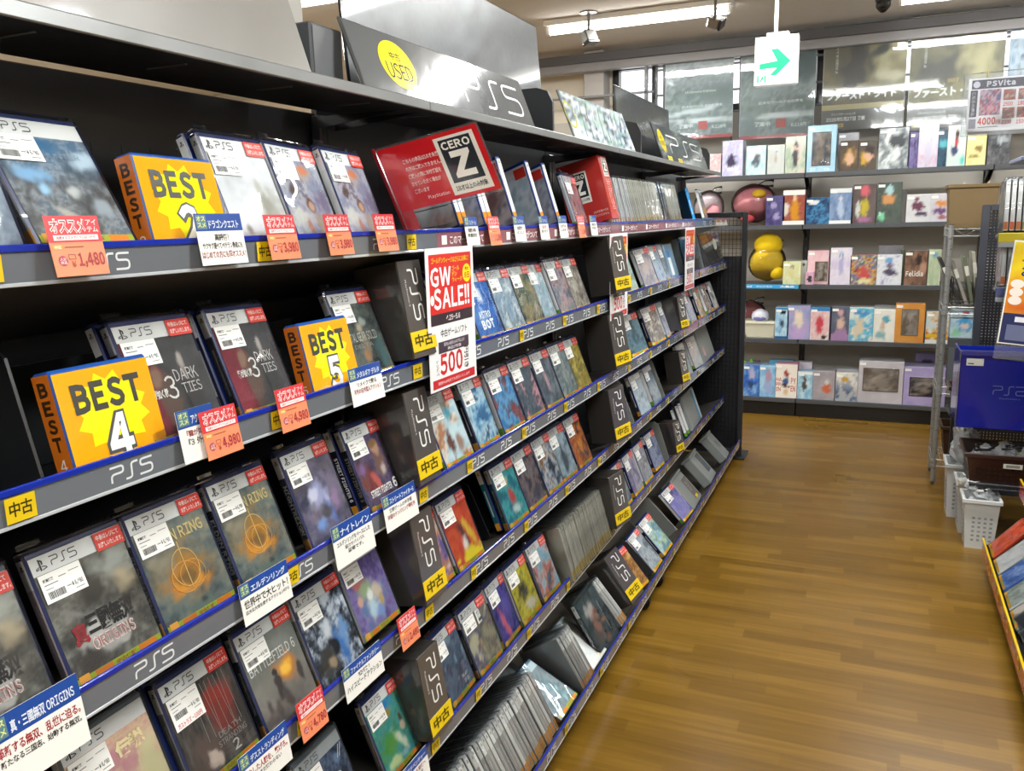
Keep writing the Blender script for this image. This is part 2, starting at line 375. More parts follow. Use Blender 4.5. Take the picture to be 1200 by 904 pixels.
for i, (y0, y1) in enumerate(BAYS):
    t = empty('shelving_bay', Matrix.Translation((XB, (y0+y1)/2, 0)), BAYL[i], 'shelving', 'bays of the long game shelving'); t.rotation_euler = (0, 0, 0)
    inv = Matrix.Translation((-XB, -(y0+y1)/2, 0))
    def part(mb, name, parent=t): return mb.build(name, parent, inv if parent is t else None)
    b = MB().mat('paintmetal'); b.box(XB-.02, XB-.004, y0+.003, y1-.003, .07, 1.655 if i == 0 else 1.7, '1d1c20', c=.002)
    yy = y0+.06
    while yy < y1-.05:   # rows of slots in the perforated panel
        for z in (1.56,): b.rect(0, 0, 0, 0, 0, '000') if 0 else b.box(XB-.0045, XB-.0035, yy, yy+.003, z-.06, z+.0, '060607')
        yy += .055
    part(b, 'back_panel')
    for k, (ys, n) in enumerate(((y0+.012, 'upright'), (y1-.012, 'upright'))):
        b = MB().mat('paintmetal'); b.box(XB-.004, XB+.02, ys-.011, ys+.011, .04, 1.65, '222226', c=.003)
        for z in range(18): b.box(XB+.0195, XB+.0205, ys-.004, ys+.004, .2+z*.08, .23+z*.08, '8c8c8c', 'metal', .0003)
        part(b, n)
    for r in (1, 2, 3, 4, 5, 6):
        z = ROWZ[r]; xf = XF(r)
        b = MB().mat('paintmetal'); sl = .384 if r < 6 else .92; xe = XB+.001 if r < 6 else xf-.1
        q = [(xf-.006, z-.0185), (xe, z-.0185-(xf-.006-xe)*sl), (xe, z-.0305-(xf-.006-xe)*sl), (xf-.006, z-.0335)]
        if r == 6: q = q[:2]+[(XB+.001, q[1][1]), (XB+.001, q[1][1]-.006), (xe, q[1][1]-.006)]+q[3:]
        nq = len(q); b.mesh([(x, y0+.002, zz) for x, zz in q]+[(x, y1-.002, zz) for x, zz in q], [tuple(range(nq)), tuple(range(nq, 2*nq))[::-1]]+[(i_, i_+nq, (i_+1) % nq+nq, (i_+1) % nq) for i_ in range(nq)], '4a4641')
        b.box(xf-.006, xf-.001, y0+.002, y1-.002, z-.042, z-.004, '2a2a2d', c=.001)
        sh = part(b, 'shelf' if r < 6 else 'base_deck')
        b = MB(); b.at(Matrix.Translation((xf, y0, z)) @ Matrix.Rotation(R(90), 4, 'Z'))
        b.box(.001, y1-y0-.001, -.001, .0006, -.041, -.006, 'a4a9ad', 'gloss', .0005)
        b.box(.001, y1-y0-.001, -.0035, .0012, -.008, 0, BLUE, 'gloss', .0012)
        b.box(.001, y1-y0-.001, -.002, .0006, -.0425, -.0385, 'b9bdc2', 'gloss', .0006)
        rail_print(b, y0, y1, r)
        part(b, 'price_rail', sh)
        # small yellow used stickers on the rail
        y = .53 if y0 < 1 else y0+.09
        while y < y1-.05:
            b = MB(); b.at(Matrix.Translation((xf, y, z)) @ Matrix.Rotation(R(90), 4, 'Z'))
            w = .034 if y0 < 1 else .026
            if not (r == 1 and y > 1.4): b.rect(0, -.036, w, -.009, -.0042, YEL, 'print'); b.text('中古', w*.12, -.03, w*.76, .016, -.0044, '3a3208', .02); part(b, 'used_sticker', sh)
            y += .41 if y0 < 1 else .31
    b = MB().mat('paintmetal'); b.box(XF(6)-.045, XF(6)-.035, y0+.002, y1-.002, .004, .07, '121214', c=.003); part(b, 'kick_plate')
    # canopy shelf over the top row, with its bright folded lip
    b = MB().mat('metal'); b.box(-1.0, -.803, y0+.001, min(y1, 4.72)-.001, 1.648, 1.652, '46484a', c=.001); b.box(-.806, -.80, y0+.001, min(y1, 4.72)-.001, 1.642, 1.660, '9b9d9f', c=.0015)
    for k in range(6):
        q = y0+.1+k*(y1-y0)/6; b.box(-.93, -.86, q, q+.004, 1.6465, 1.648, 'aaa', c=.0005)
    ts = part(b, 'top_shelf')
    for s in (y0+.03, min(y1, 4.72)-.03):
        b = MB().mat('paintmetal'); b.mesh([(XB+.02, s-.002, 1.645), (-.84, s-.002, 1.645), (XB+.02, s-.002, 1.622), (XB+.02, s+.002, 1.645), (-.84, s+.002, 1.645), (XB+.02, s+.002, 1.622)],
               [(0, 1, 2), (3, 5, 4), (0, 3, 4, 1), (1, 4, 5, 2), (2, 5, 3, 0)], '242427'); part(b, 'shelf_bracket', ts)
    if i == 3:
        # end panel: steel frame filled with black wire mesh
        b = MB().mat('paintmetal'); xs0, xs1, ye = XB, -.69, 4.968
        for q in ((xs0, xs0+.03, 0.0, 1.45), (xs1-.03, xs1, 0.0, 1.45), (xs0+.03, xs1-.03, 1.42, 1.45), (xs0+.03, xs1-.03, .02, .05)): b.box(q[0], q[1], ye, ye+.028, q[2], q[3], '26272b', c=.003)
        ef = part(b, 'end_frame')
        b = MB().mat('paintmetal')
        b.box(xs0+.03, xs1-.03, ye+.019, ye+.022, .05, 1.2, '1c1c20', c=.0005)
        for k in range(1, 15): b.box(xs0+.03+k*.0215-.0012, xs0+.03+k*.0215+.0012, ye+.012, ye+.0145, .05, 1.42, '111114', c=.0005)
        for k in range(1, 52): b.box(xs0+.03, xs1-.03, ye+.0145, ye+.0165, .05+k*.0265-.001, .05+k*.0265+.001, '111114', c=.0004)
        part(b, 'wire_mesh', ef)
        b = MB().mat('paintmetal'); b.box(xs0+.1, -.665, ye-.05, ye+.14, .0, .012, '20211f', c=.003); part(b, 'foot_plate')
    if i == 2:
        for yy in (2.79, 3.0):
            b = MB().mat('plastic'); b.tube([(-.735, yy+.03, .0305), (-.735, yy+.055, .0305)], .03, '151515', seg=16); b.box(-.76, -.71, yy+.025, yy+.06, .03, .062, '1a1a1a', c=.004); part(b, 'caster')
# ------------------------------------------------------------------ game cases
CW, CH, CT = .135, .17, .0145
_D = {}
def shared(key, fn):
    if key not in _D: _D[key] = fn()
    return _D[key]
def shell(col):
    b = MB(); b.box(0, CW, 0, CT, 0, CH, col, 'plastic', .003); b.box(.002, CW-.002, -.0006, .002, CH-.007, CH-.002, col, 'plastic', .0006); return b.data('game_case')
def sleeve(thick=CT):
    b = MB(); b.box(-.002, CW+.003, -.002, thick+.002, -.001, CH+.006, 'fff', 'sleeve', .004); b.box(-.001, .03, .002, .004, CH+.005, CH+.012, 'fff', 'sleeve', .0008); return b.data('plastic_sleeve')
def cover(art, hdr='e4e4e2', strip=True, texts=(), hd=1, n=(16, 20), strokes=()):
    b = MB(); z1 = CH-.008; zh = z1-.0215 if hdr else z1
    b.art(.0035, .0025, CW-.0035, zh, -.0007, art, n[0], n[1], 'gloss')
    if hdr:
        b.rect(.0035, zh, CW-.0035, z1, -.0007, hdr, 'gloss')
        if hd: psmark(b, .009, zh+.004, .0145, -.001, '17181c'); logo(b, .029, zh+.006, .036, .0105, -.001, '2a2b30', .0013)
    if strip:
        b.rect(.004, .003, CW-.004, .0125, -.0011, 'a9b52a', 'gloss')
        b.rect(.03, .0035, .055, .012, -.0013, 'd9822a', 'gloss'); b.rect(.095, .0035, .123, .012, -.0013, 'e08a24', 'gloss'); b.rect(.008, .0025, .022, .0145, -.0013, 'eeb04a', 'gloss')
        b.text('中古保証', .06, .005, .03, .006, -.0013, '9a3a12', .02)
    for s in strokes: b.stroke(s[0], s[1], -.0016, s[2], 'gloss')
    for tt in texts: b.text(tt[0], tt[1], tt[2], tt[3], tt[4], -.0018, tt[5], tt[6] if len(tt) > 6 else .0, 'gloss', tt[7] if len(tt) > 7 else 0)
    return b.data('cover_sheet')
SPM = Matrix(((0, 1, 0, -.0006), (-1, 0, 0, CT-.001), (0, 0, 1, 0), (0, 0, 0, 1)))
def spine(col, top='dadada', bot='c98a2a', txt=None):
    b = MB().at(SPM); w = CT-.002
    b.rect(0, .003, w, .022, 0, bot, 'gloss'); b.rect(0, .022, w, CH-.042, 0, col, 'gloss'); b.rect(0, CH-.042, w, CH-.006, 0, top, 'gloss')
    psmark(b, w*.2, CH-.019, w*.6, -.0003, '222')
    if txt: b.text(txt, w*.2, .03, w*.6, .085, -.0003, 'dcdce0', .03, None, 1)
    else: b.rect(w*.35, .04, w*.6, .11, -.0003, mix(hx(col), (.8, .8, .8), .6), 'gloss')
    return b.data('spine_sheet')
def price_sticker(extra=0):
    b = MB(); w, h = .056, .034
    b.box(0, w, -.0005, 0, -.011 if extra else 0, h, 'f1f1ee', 'print', .0001)
    b.text('販売価格', .004, h-.0095, .014, .004, -.0008, '222', .03); b.rect(.024, h-.009, .034, h-.008, -.0008, '777'); b.rect(.038, h-.0075, .052, h-.0065, -.0008, '888')
    b.rect(.004, h-.0135, .022, h-.0125, -.0008, '666'); b.rect(.004, h-.0185, .014, h-.0175, -.0008, '999')
    x = .005; rnd = random.Random(3)
    while x < .027: q = rnd.choice((.0004, .0007, .0011)); b.rect(x, .004, x+q, .0125, -.0008, '333'); x += q+rnd.choice((.0005, .0008))
    b.rect(.03, .0105, .036, .0115, -.0008, '555'); b.text('¥6,480', .037, .0075, .015, .0065, -.0008, '222', .02); b.rect(.04, .004, .052, .005, -.0008, '777')
    if extra: b.text('ガストラズ -100円', .004, -.0095, .046, .008, -.0009, 'c0262a', .015)
    return b.data('price_sticker')
def notice():
    b = MB(); b.box(0, .042, -.0005, 0, 0, .0225, 'd8382b', 'print', .0001)
    b.text('中身はレジにて', .003, .0125, .034, .007, -.0008, 'f6e4e0', .02); b.text('お渡しいたします。', .003, .003, .037, .007, -.0008, 'f6e4e0', .02); return b.data('notice_sticker')
def case(M, desc, where, cov, sp=None, price=True, note=True, slv=True, sh='16255c', group=None, ex=0, px=(.006, .106), cat='game case'):
    t = ob('game_case', shared('shell'+sh, lambda: shell(sh)), None, M); tag(t, desc+' '+where if where else desc, cat, group)
    if cov: ob('cover_sheet', cov, t)
    if sp: ob('spine_sheet', sp, t)
    if price: ob('price_sticker', shared('price%d' % ex, lambda: price_sticker(ex)), t, Matrix.Translation((px[0], -.0022, px[1])))
    if note: ob('notice_sticker', shared('notice', notice), t, Matrix.Translation((CW-.0445, -.0022, CH-.031)))
    if slv: ob('plastic_sleeve', shared('sleeve', sleeve), t)
    return t
def spares(M, n, desc, sp, sh='16255c', dx=.004):
    for k in range(1, n+1):
        case(M @ Matrix.Translation((-dx*k, (CT+.0045)*k, +.0065*k)), ('spare copy' if k == 1 else '%s spare copy' % ORD[k])+' behind '+desc, '', None, sp, False, False, False, sh)
def front(r, y, tilt=21, yaw=2., n=0, dz=0): return place(XF(r)-.0125+n, y, ROWZ[r]-.0145+dz, 90, tilt, yaw)
# ------------------------------------------------------------------ nearest bay: large readable covers
N1 = (44, 54)
def ring(cx, cz, rx, rz, n=28, a0=0, a1=2*math.pi): return [(cx+rx*math.cos(a0+(a1-a0)*i/n), cz+rz*math.sin(a0+(a1-a0)*i/n)) for i in range(n+1)]
cv = {}
cv['dw'] = cover(paint(('3d3b37', '55534e', '6f6d66', '8f9089'), 4, (3, 4), blobs=[(.47, .74, .17, .22, '3a3835', .5), (.8, .86, .3, .2, 'a2a59d', .9), (.85, .7, .16, .14, 'b3a58a', .8), (.2, .6, .25, .03, '8d8c88', .8, -.5), (.47, .3, .33, .17, 'b9b7b2', .25), (.36, .38, .14, .1, 'cfcdc8', .4), (.66, .36, .12, .08, 'c4c2bd', .4), (.6, .2, .12, .06, 'c9c7c2', .4), (.2, .12, .5, .15, '4a443f', .9)]), n=N1,
    texts=[('真', .02, .045, .02, .026, 'a8383c', .05), ('三國無双', .041, .05, .07, .028, '33302f', .04), ('ORIGINS', .04, .032, .062, .016, 'f4e6e2', .06), ('ORIGINS', .041, .0335, .06, .013, 'b5605a', .01)])
eld = paint(('4b5758', '667273', '7e847b', '96907a'), 9, (2.2, 2.6), blobs=[(.5, .5, .52, .4, 'a5854a', .95), (.5, .4, .36, .24, 'cf8a2c', .75), (.5, .36, .26, .15, 'eaa63c', .6), (.5, .42, .2, .13, '8a6a3c', .7), (.2, .62, .2, .2, 'a39b84', .9), (.5, .08, .6, .16, '6d7d76', .9), (.58, .14, .07, .05, '4c5550', .7)])
cv['eld'] = cover(eld, n=N1, texts=[('ELDEN RING', .02, .112, .1, .0165, 'd6c48c', .02)],
    strokes=[(ring(.067, .073, .023, .026), .0012, 'f3c978'), (ring(.062, .061, .024, .021), .001, 'eeb75c'), (ring(.075, .061, .022, .019), .001, 'eeb75c'), ([(.067, .11), (.067, .045)], .0013, 'f4d38a'), (ring(.068, .056, .034, .012, 20, 3.3, 6.1), .001, 'e9a94c')])
cv['night'] = cover(paint(('45455c', '5c5a72', '6d6880', '837a90'), 2, (2, 2.4), blobs=[(.45, .55, .24, .25, 'a9acd0', .8), (.38, .6, .16, .09, 'd5d6ea', .7, .5), (.62, .5, .1, .2, 'bdbfe0', .8, -.3), (.6, .28, .14, .2, '6f86c8', .8, .4), (.8, .4, .12, .22, 'a88bb0', .8), (.52, .35, .16, .14, '55545f', .7), (.35, .2, .15, .12, '7fa2d6', .8), (.15, .85, .3, .3, '5a5258', .9)]), n=N1, strip=False,
    texts=[('NIGHTREIGN', .062, .115, .055, .012, '77758a', 0)])
cv['sf'] = cover(paint(('3b3347', '544a63', '6b5a78', '4a3a58'), 6, (2.5, 2.5), blobs=[(.25, .42, .3, .3, '7c3f3f', .8), (.66, .6, .2, .3, '7d5f58', .6), (.66, .78, .13, .13, 'b58d74', .5), (.62, .86, .15, .07, '8a6a3e', .5), (.7, .48, .1, .13, 'c8b8b0', .7), (.42, .36, .1, .22, 'c2645c', .7, .5), (.15, .6, .14, .12, '8b6aa0', .8), (.9, .3, .2, .3, '3a2f55', .8)]), n=N1,
    texts=[('STREET FIGHTER', .02, .027, .078, .014, 'f2f0ee', .05), ('6', .104, .025, .014, .021, 'f2f0ee', .04)])
tie = paint(('454547', '4d4d4f', '57575a'), 3, (3, 3), k=1, blobs=[(.12, .5, .26, .75, '7d3540', .12), (.05, .2, .22, .4, '8d3c48', .3), (.4, .35, .15, .36, '6b5850', .5, -.15), (.3, .62, .1, .18, '927766', .6), (.62, .3, .04, .34, '3a3a3c', .5), (.7, .74, .05, .1, 'b3aba5', .6), (.69, .62, .03, .1, '9c918b', .6)])
cv['tie'] = cover(tie, n=N1, texts=[('DARK', .072, .078, .042, .0165, 'd6d3d0', .0), ('TIES', .079, .06, .034, .0145, 'd6d3d0', .0), ('3', .052, .056, .018, .032, 'e3e1de', .0), ('龍が如く極', .02, .06, .033, .0125, 'e6e4e0', .04)])
cv['mgs'] = cover(paint(('38403f', '4b5351', '5f6560', '747367'), 11, (2.4, 3), blobs=[(.5, .45, .17, .34, '8a7f6e', .7), (.48, .66, .12, .1, 'b3a48c', .7), (.6, .74, .12, .07, '9aa39a', .7), (.45, .28, .09, .14, 'a27a58', .7), (.85, .3, .15, .4, '4c6a6c', .8)]), n=N1, texts=[('METAL GEAR SOLID', .012, .07, .1, .017, 'b9b9ae', .02), ('DELTA', .03, .058, .06, .007, '9f9f96', .0)])
cv['death'] = cover(paint(('3b3632', '4a4440', '5d5650', '6d645d'), 5, (9, 1.6), blobs=[(.7, .68, .28, .24, '9b3a30', .5), (.62, .5, .18, .26, '8a3a32', .7), (.78, .45, .12, .2, '7d3a33', .7), (.3, .3, .33, .3, '6a5850', .8), (.36, .2, .1, .13, 'c9b8ab', .35, .6), (.16, .12, .25, .2, '5a4c46', .8)]), n=N1,
    texts=[('DEATH', .068, .05, .045, .008, 'a9a29c', 0), ('STRANDING', .062, .038, .058, .0085, 'a9a29c', 0), ('2', .085, .02, .014, .016, 'd2ccc6', .02)], strokes=[([(.05+.009*i, .135), (.05+.009*i+.004*(i % 3), .055)], .0007, 'a8a29a') for i in range(8)])
cv['bf'] = cover(paint(('7d7d76', '8d8d86', 'a3a29a'), 8, (3, 3), grad=('6f756f', '80847d', '9a968c', '8a8078', '7a706c'), k=.4, blobs=[(.64, .52, .28, .22, 'd98f30', .8), (.62, .53, .15, .12, 'ffcf58', .7), (.42, .36, .09, .2, '4f4845', .35), (.42, .56, .05, .05, '45403d', .3), (.5, .22, .1, .16, '5d5552', .5), (.85, .42, .06, .16, '57504c', .5), (.16, .25, .07, .13, '5d5755', .5), (.3, .16, .09, .12, '655d5a', .5), (.1, .1, .2, .1, '6b625f', .7)]), n=N1, strip=False,
    texts=[('BATTLEFIELD 6', .008, .094, .112, .017, 'e2e2de', .01)])
cv['ffwhite'] = cover(paint(('2d3036', '4c525c', '8893a4', 'cdd4dc'), 13, (3.4, 3.4), con=2.2, blobs=[(.62, .3, .16, .32, '4f86c9', .7, .2), (.75, .45, .15, .25, '7fa9d8', .8), (.25, .25, .26, .3, '47443f', .7), (.35, .2, .1, .1, 'a99478', .6), (.45, .6, .16, .2, 'dfe3e8', .8), (.3, .78, .1, .09, '54413a', .5), (.5, .35, .1, .14, '1f232b', .5)]), n=N1, strip=False)
cv['crowd'] = cover(paint(('5a4f86', '7766a0', '8f80b4', '6a78a8'), 15, (2.4, 2.4), blobs=[(.5, .4, .36, .32, 'b9c0c4', .8), (.4, .62, .24, .2, '9fb28a', .7), (.3, .74, .2, .12, 'c07878', .7), (.68, .5, .16, .14, 'd2c4b0', .7), (.5, .3, .2, .16, 'bfd6e2', .6), (.24, .34, .14, .12, '6f86b0', .7), (.6, .22, .16, .12, '8fa6d8', .7), (.46, .5, .1, .1, 'e6e8e2', .6), (.7, .34, .08, .1, 'cdb070', .6), (.22, .5, .1, .1, 'd8b0a0', .6)]), n=N1)
cv['legend'] = cover(paint(('d8b9a0', 'e3c9ab', 'd9a7a0', 'e6d6ae', 'cf9aa0'), 17, (2.6, 2.6), con=2, blobs=[(.3, .8, .5, .2, 'c9909a', .9), (.85, .5, .3, .4, 'd7d0a8', .8), (.4, .4, .2, .2, 'ecd9c0', .7), (.62, .35, .14, .14, 'd48a90', .7), (.3, .2, .12, .14, 'b8a6c8', .7)]), n=N1, strip=False, texts=[('伝説', .07, .108, .045, .022, 'f0e2b4', .06)])
cv['pale'] = cover(paint(('d9dde0', 'cfd6dc', 'e6d0d2', 'd7a8ac'), 18, (1.8, 1.8), grad=('dfe6ea', 'cdd6da', 'd9a9ac', 'c98f94'), k=.5), 'cfd5d8', False, n=N1)
cv['snow'] = cover(paint(('3f4347', '5d6166', '7c8186', 'a9b2ba', '63788c'), 21, (3.2, 3.2), con=2, grad=('4a6e8f', '6b8aa6', '6b6c6c', '5d5a56', '6e675d'), k=.62, blobs=[(.25, .64, .22, .1, '8db7d9', .8, -.2), (.3, .48, .1, .09, 'a9d0ea', .7), (.85, .8, .18, .12, 'b9cbd8', .7), (.82, .35, .16, .13, 'a3adb5', .7), (.6, .5, .12, .08, 'c3c6c6', .7), (.45, .25, .2, .05, 'b9b4ac', .7, -.5), (.5, .92, .4, .12, '3e6d92', .9)]), n=N1, texts=[('HUNTER', .062, .112, .05, .007, '8fa4b4', .0)])
cv['blue'] = cover(paint(('5b6a7c', '77889c', '94a3b4', '4c5566'), 22, (2.4, 2.4)), n=N1)
cv['white'] = cover(paint(('eceef0', 'e4e6ea', 'd4d6d8'), 24, (1.6, 1.6), blobs=[(.85, .35, .4, .35, 'b9b9b4', .9), (.7, .4, .14, .3, 'a8a79c', .8), (.68, .66, .08, .12, 'c5c4be', .7), (.25, .16, .08, .1, '9d968c', .7), (.85, .12, .2, .16, '8d8698', .8)]), 'f2f2f2', n=N1)
six = paint(('8f94aa', 'a9adbf', 'b7b6b8', '77748c'), 27, (2.6, 2.6), con=1.8, blobs=[(.55, .85, .3, .13, 'b9a79c', .7), (.62, .88, .12, .07, 'd98a66', .6), (.25, .62, .1, .1, '5e5048', .6), (.52, .46, .13, .12, '6a4f42', .6), (.53, .44, .07, .07, 'c3a088', .6), (.2, .3, .33, .2, 'c9cac6', .8), (.35, .18, .07, .12, 'b98a78', .6), (.62, .25, .12, .18, 'a89a8a', .7), (.85, .5, .25, .3, '7a7690', .8), (.9, .2, .2, .2, '57505c', .8)])
cv['six'] = cover(six, 'f0f0f0', n=N1)
cv['p3'] = cover(paint(('2f3a4c', '45526a', '5d6c86', '38465c'), 29, (3, 3), con=2, blobs=[(.2, .12, .2, .16, 'b98a84', .7), (.36, .3, .08, .2, '7fb2d4', .7, .3), (.62, .25, .12, .3, '6fa6d0', .7), (.3, .65, .1, .06, '8fb9d2', .7, .5), (.8, .85, .1, .1, '6d87a4', .8)]), 'aeb3b4', False, n=N1, texts=[('P3', .07, .072, .036, .026, 'e6ebee', .03), ('RELOAD', .098, .062, .022, .008, 'c9d4da', .03)], strokes=[([(.108, .118), (.12, .138)], .0018, 'cfd6da'), ([(.114, .118), (.126, .138)], .0018, 'cfd6da')])
cv['dk2'] = cover(paint(('3a3f47', '565d66', '727a84'), 31, (3, 3)), 'b6babb', False, n=N1)
cv['green'] = cover(paint(('3f8f84', '54a596', '3a9c9c', '67b08a'), 33, (2.8, 2.8), con=1.6, blobs=[(.3, .42, .35, .2, '58a04a', .6, .4), (.62, .3, .1, .3, 'd6e0c8', .8, .6), (.42, .92, .3, .13, '2f86c4', .6), (.4, .8, .26, .1, 'a8923a', .6), (.75, .62, .06, .09, '5d4238', .5), (.74, .48, .08, .08, 'c9b8a0', .5), (.3, .15, .25, .1, 'c9d9a0', .7), (.6, .14, .16, .08, '8fb9c4', .7), (.85, .2, .14, .16, '2d8f94', .8)]), n=N1)
SPN = dict(navy=spine('20233a'), grey=spine('8d8d90'), white=spine('e6e6e4', 'f2f2f2', '6ca32c'), black=spine('1b1b1e'), er=spine('17181d', txt='ELDEN RING'), nr=spine('1c2036', txt='NIGHTREIGN'), sf=spine('1a1826', txt='STREET FIGHTER 6'), teal=spine('1f5a66'), pink=spine('b7a8ac'))
near = 'in the nearest bay'
SPD = {('snow', .62): 'the thick snowy battle case', ('white', .93): 'the mostly white case', ('tie', .74): 'the dark red cover right of card 4', ('tie', .91): 'the dark red cover left of card 5', ('tie', .9): 'the dark red cover left of card 5',
       ('eld', .87): 'the right gold ring cover', ('sf', 1.21): 'the purple-brown fighter cover', ('death', .75): 'the red strands cover'}
def hero(r, y, key, desc, sp='navy', n=0, yaw=2., tilt=21, spare=0, dz=0, **kw):
    M = front(r, y, tilt, yaw, n, dz); case(M, desc, '', cv[key], SPN[sp], **kw)
    sd = kw.get('sd') or desc
    if spare: spares(M, spare, SPD[key, round(y, 2)], SPN[sp])
# top game shelf
hero(1, .475, 'blue', 'blue-grey game case cut by the left edge on the top game shelf', n=.004, note=False)
hero(1, .622, 'snow', 'thick stack front, game case with snowy blue battle cover beside the 1,480 yen tag', 'grey', tilt=30, n=-.002, dz=.012, spare=3, note=False)
hero(1, .925, 'white', 'mostly white game case behind the yellow number 2 card', 'white', spare=1)
hero(1, 1.06, 'six', 'white-headed game case with three small figures, left of an identical one', 'white', yaw=5)
hero(1, 1.203, 'six', 'white-headed game case with three small figures, touching the red clear age sign', 'white', yaw=5)
# second shelf
hero(2, .742, 'tie', 'grey and dark red cover with white lettering beside the yellow number 4 card', 'navy', spare=1)
hero(2, .905, 'tie', 'grey and dark red cover with white lettering, left of the yellow number 5 card', 'navy', yaw=5, spare=1)
hero(2, 1.19, 'mgs', 'dark grey-green soldier cover standing behind the yellow number 5 card', 'navy')
# third shelf
hero(3, .44, 'dw', 'grey warrior cover cut by the left edge on the third shelf down', 'pink')
hero(3, .592, 'dw', 'grey warrior cover shown whole, left of the gold ring covers', 'pink')
hero(3, .728, 'eld', 'teal-grey cover with glowing gold ring, left one of the pair', 'er')
hero(3, .872, 'eld', 'teal-grey cover with glowing gold ring, right one of the pair', 'er', yaw=4, spare=1)
hero(3, 1.036, 'night', 'purple-grey cover with pale blue swirling mist', 'nr', yaw=4)
hero(3, 1.208, 'sf', 'purple-brown fighter cover beside the nearest grey divider box', 'sf', yaw=4, spare=1)
# fourth shelf
yl = lambda px, py, x=-.86: atX(px, py, x).y
hero(4, .388, 'pale', 'pale pink and white cover in a clear sleeve at the bottom left corner', 'grey', n=.002, dz=.006, note=False, sh='5d666c')
hero(4, yl(72, 858, -.85), 'legend', 'pale peach cover with two gold characters, in a clear acrylic sleeve', 'grey', n=.002, dz=.006, note=False, sh='5d666c')
hero(4, .748, 'death', 'dark brown cover with red strands on a face', 'grey', ex=1, spare=1)
hero(4, .895, 'bf', 'grey soldiers cover with an orange explosion', 'navy')
hero(4, 1.03, 'ffwhite', 'blue, white and black armour cover leaning in front of a violet cover', 'grey', n=.003, dz=.003)
hero(4, 1.175, 'crowd', 'violet cover with a colourful crowd in a grey sleeve by the divider box', 'grey', note=False, sh='6d7680', n=-.01, dz=.012)
# fifth shelf
hero(5, yl(352, 868, -.85)-.005, 'p3', 'dark blue cover lettered in white, in a clear sleeve at the bottom edge', 'grey', n=.002, dz=.006, note=False, sh='5d666c')
hero(5, yl(352, 868, -.85)-.16, 'dk2', 'dark grey cover in a clear sleeve, cut by the bottom edge', 'grey', n=.002, dz=.006, note=False, sh='5d666c')
hero(5, 1.213, 'green', 'turquoise and green island cover beside the lowest near divider box', 'grey')
# yellow BEST rank cards: a case with a yellow insert
def best(r, y, num, w=.143, tilt=12, n=.004, desc=''):
    M = place(XF(r)-.012+n, y, ROWZ[r]-.0145, 90, tilt, 3)
    b = MB(); b.box(0, w, 0, .028, 0, .122, '1c50a0', 'plastic', .003); t = b.build('rank_card', None, M); tag(t, desc, 'rank card', 'yellow rank cards')
    b = MB(); bl = []
    sun = [(w*.5+.055*math.cos(2*math.pi*i/24)*(1 if i % 2 else .78), .062+.05*math.sin(2*math.pi*i/24)*(1 if i % 2 else .78)) for i in range(24)]
    b.rect(.002, .002, w-.002, .117, -.0006, 'f0a512', 'gloss'); b.poly([(x, -.001, z) for x, z in sun], 'f0e512', 'gloss')
    b.text('BEST', .02, .066, w-.042, .036, -.0014, '3b3a33', .05)
    b.text(num, .05, -.0, .042, .062, -.0014, '4a4a48', .11); b.text(num, .0535, .003, .036, .056, -.0018, 'e9e9e6', .04)
    b.build('card_front', t)
    b = MB().at(Matrix(((0, 1, 0, -.0006), (-1, 0, 0, .027), (0, 0, 1, 0), (0, 0, 0, 1)))); b.rect(0, .002, .026, .119, 0, 'c76a1c', 'gloss')
    for k, ch in enumerate('BEST'): b.text(ch, .006, .094-k*.021, .014, .017, -.0004, '3a2410', .05)
    b.text(num, .008, .008, .01, .014, -.0004, 'e0d6c8', .01); b.build('card_spine', t)
best(1, .772, '2', desc='yellow card case numbered 2 on the top game shelf')
best(2, .625, '4', desc='yellow card case numbered 4 on the second shelf')
best(2, 1.062, '5', desc='yellow card case numbered 5 on the second shelf')
# ------------------------------------------------------------------ hanging shelf tags and signs
def rec_tag(r, y, price, n=.004, dz=.026, yaw=0, w=.066, desc='', small=0):
    M = place(XF(r)+n+.004, y, ROWZ[r]+dz, 90, 10, yaw); h = .064
    b = MB(); b.box(0, w, -.0004, .0004, -h, 0, 'e88a63', 'print', .0001); t = b.build('recommend_tag', None, M); tag(t, desc, 'shelf tag', 'red and orange recommendation tags')
    b = MB(); b.rect(0, -.028, w, 0, -.0007, 'd0343c', 'print'); b.text('オススメ', .004, -.019, .044, .016, -.001, 'fff3f0', .07); b.text('オススメ', .0049, -.0179, .0422, .0138, -.0014, 'b8202c', .0)
    b.text('アイ\nテム', .049, -.018, .014, .014, -.0012, 'f6dcd8', .02); b.box(.006, w-.005, -.0011, -.0009, -.026, -.0205, 'fff0ee', 'print', .0001); b.text('当店オススメアイテムはコチラ', .009, -.025, w-.018, .0035, -.0013, 'b04a4a', .02); b.build('tag_header', t)
    b = MB(); b.rect(.003, -.0355, .014, -.0305, -.0008, 'f4a83a'); b.text('中古', .0045, -.0348, .008, .0036, -.001, 'fbe9d0', .02); b.rect(.017, -.0338, .04, -.0325, -.0008, 'a8572e')
    b.poly([(.0115+.0055*math.cos(i*math.pi/8), -.0008, -.0475+.0055*math.sin(i*math.pi/8)) for i in range(16)], 'b04658'); b.text('人気\n商品', .0075, -.051, .008, .007, -.001, 'f0c8c0', .02)
    b.stroke([(.019, -.041), (.027, -.041), (.027, -.046), (.019, -.046), (.019, -.041)], .0008, -.0008, 'a8483e'); b.text('¥', .021, -.055, .005, .007, -.001, 'a8483e', .02)
    b.text(price, .03, -.056, .033, .0165, -.001, 'a2333f', .03); b.build('tag_price', t)
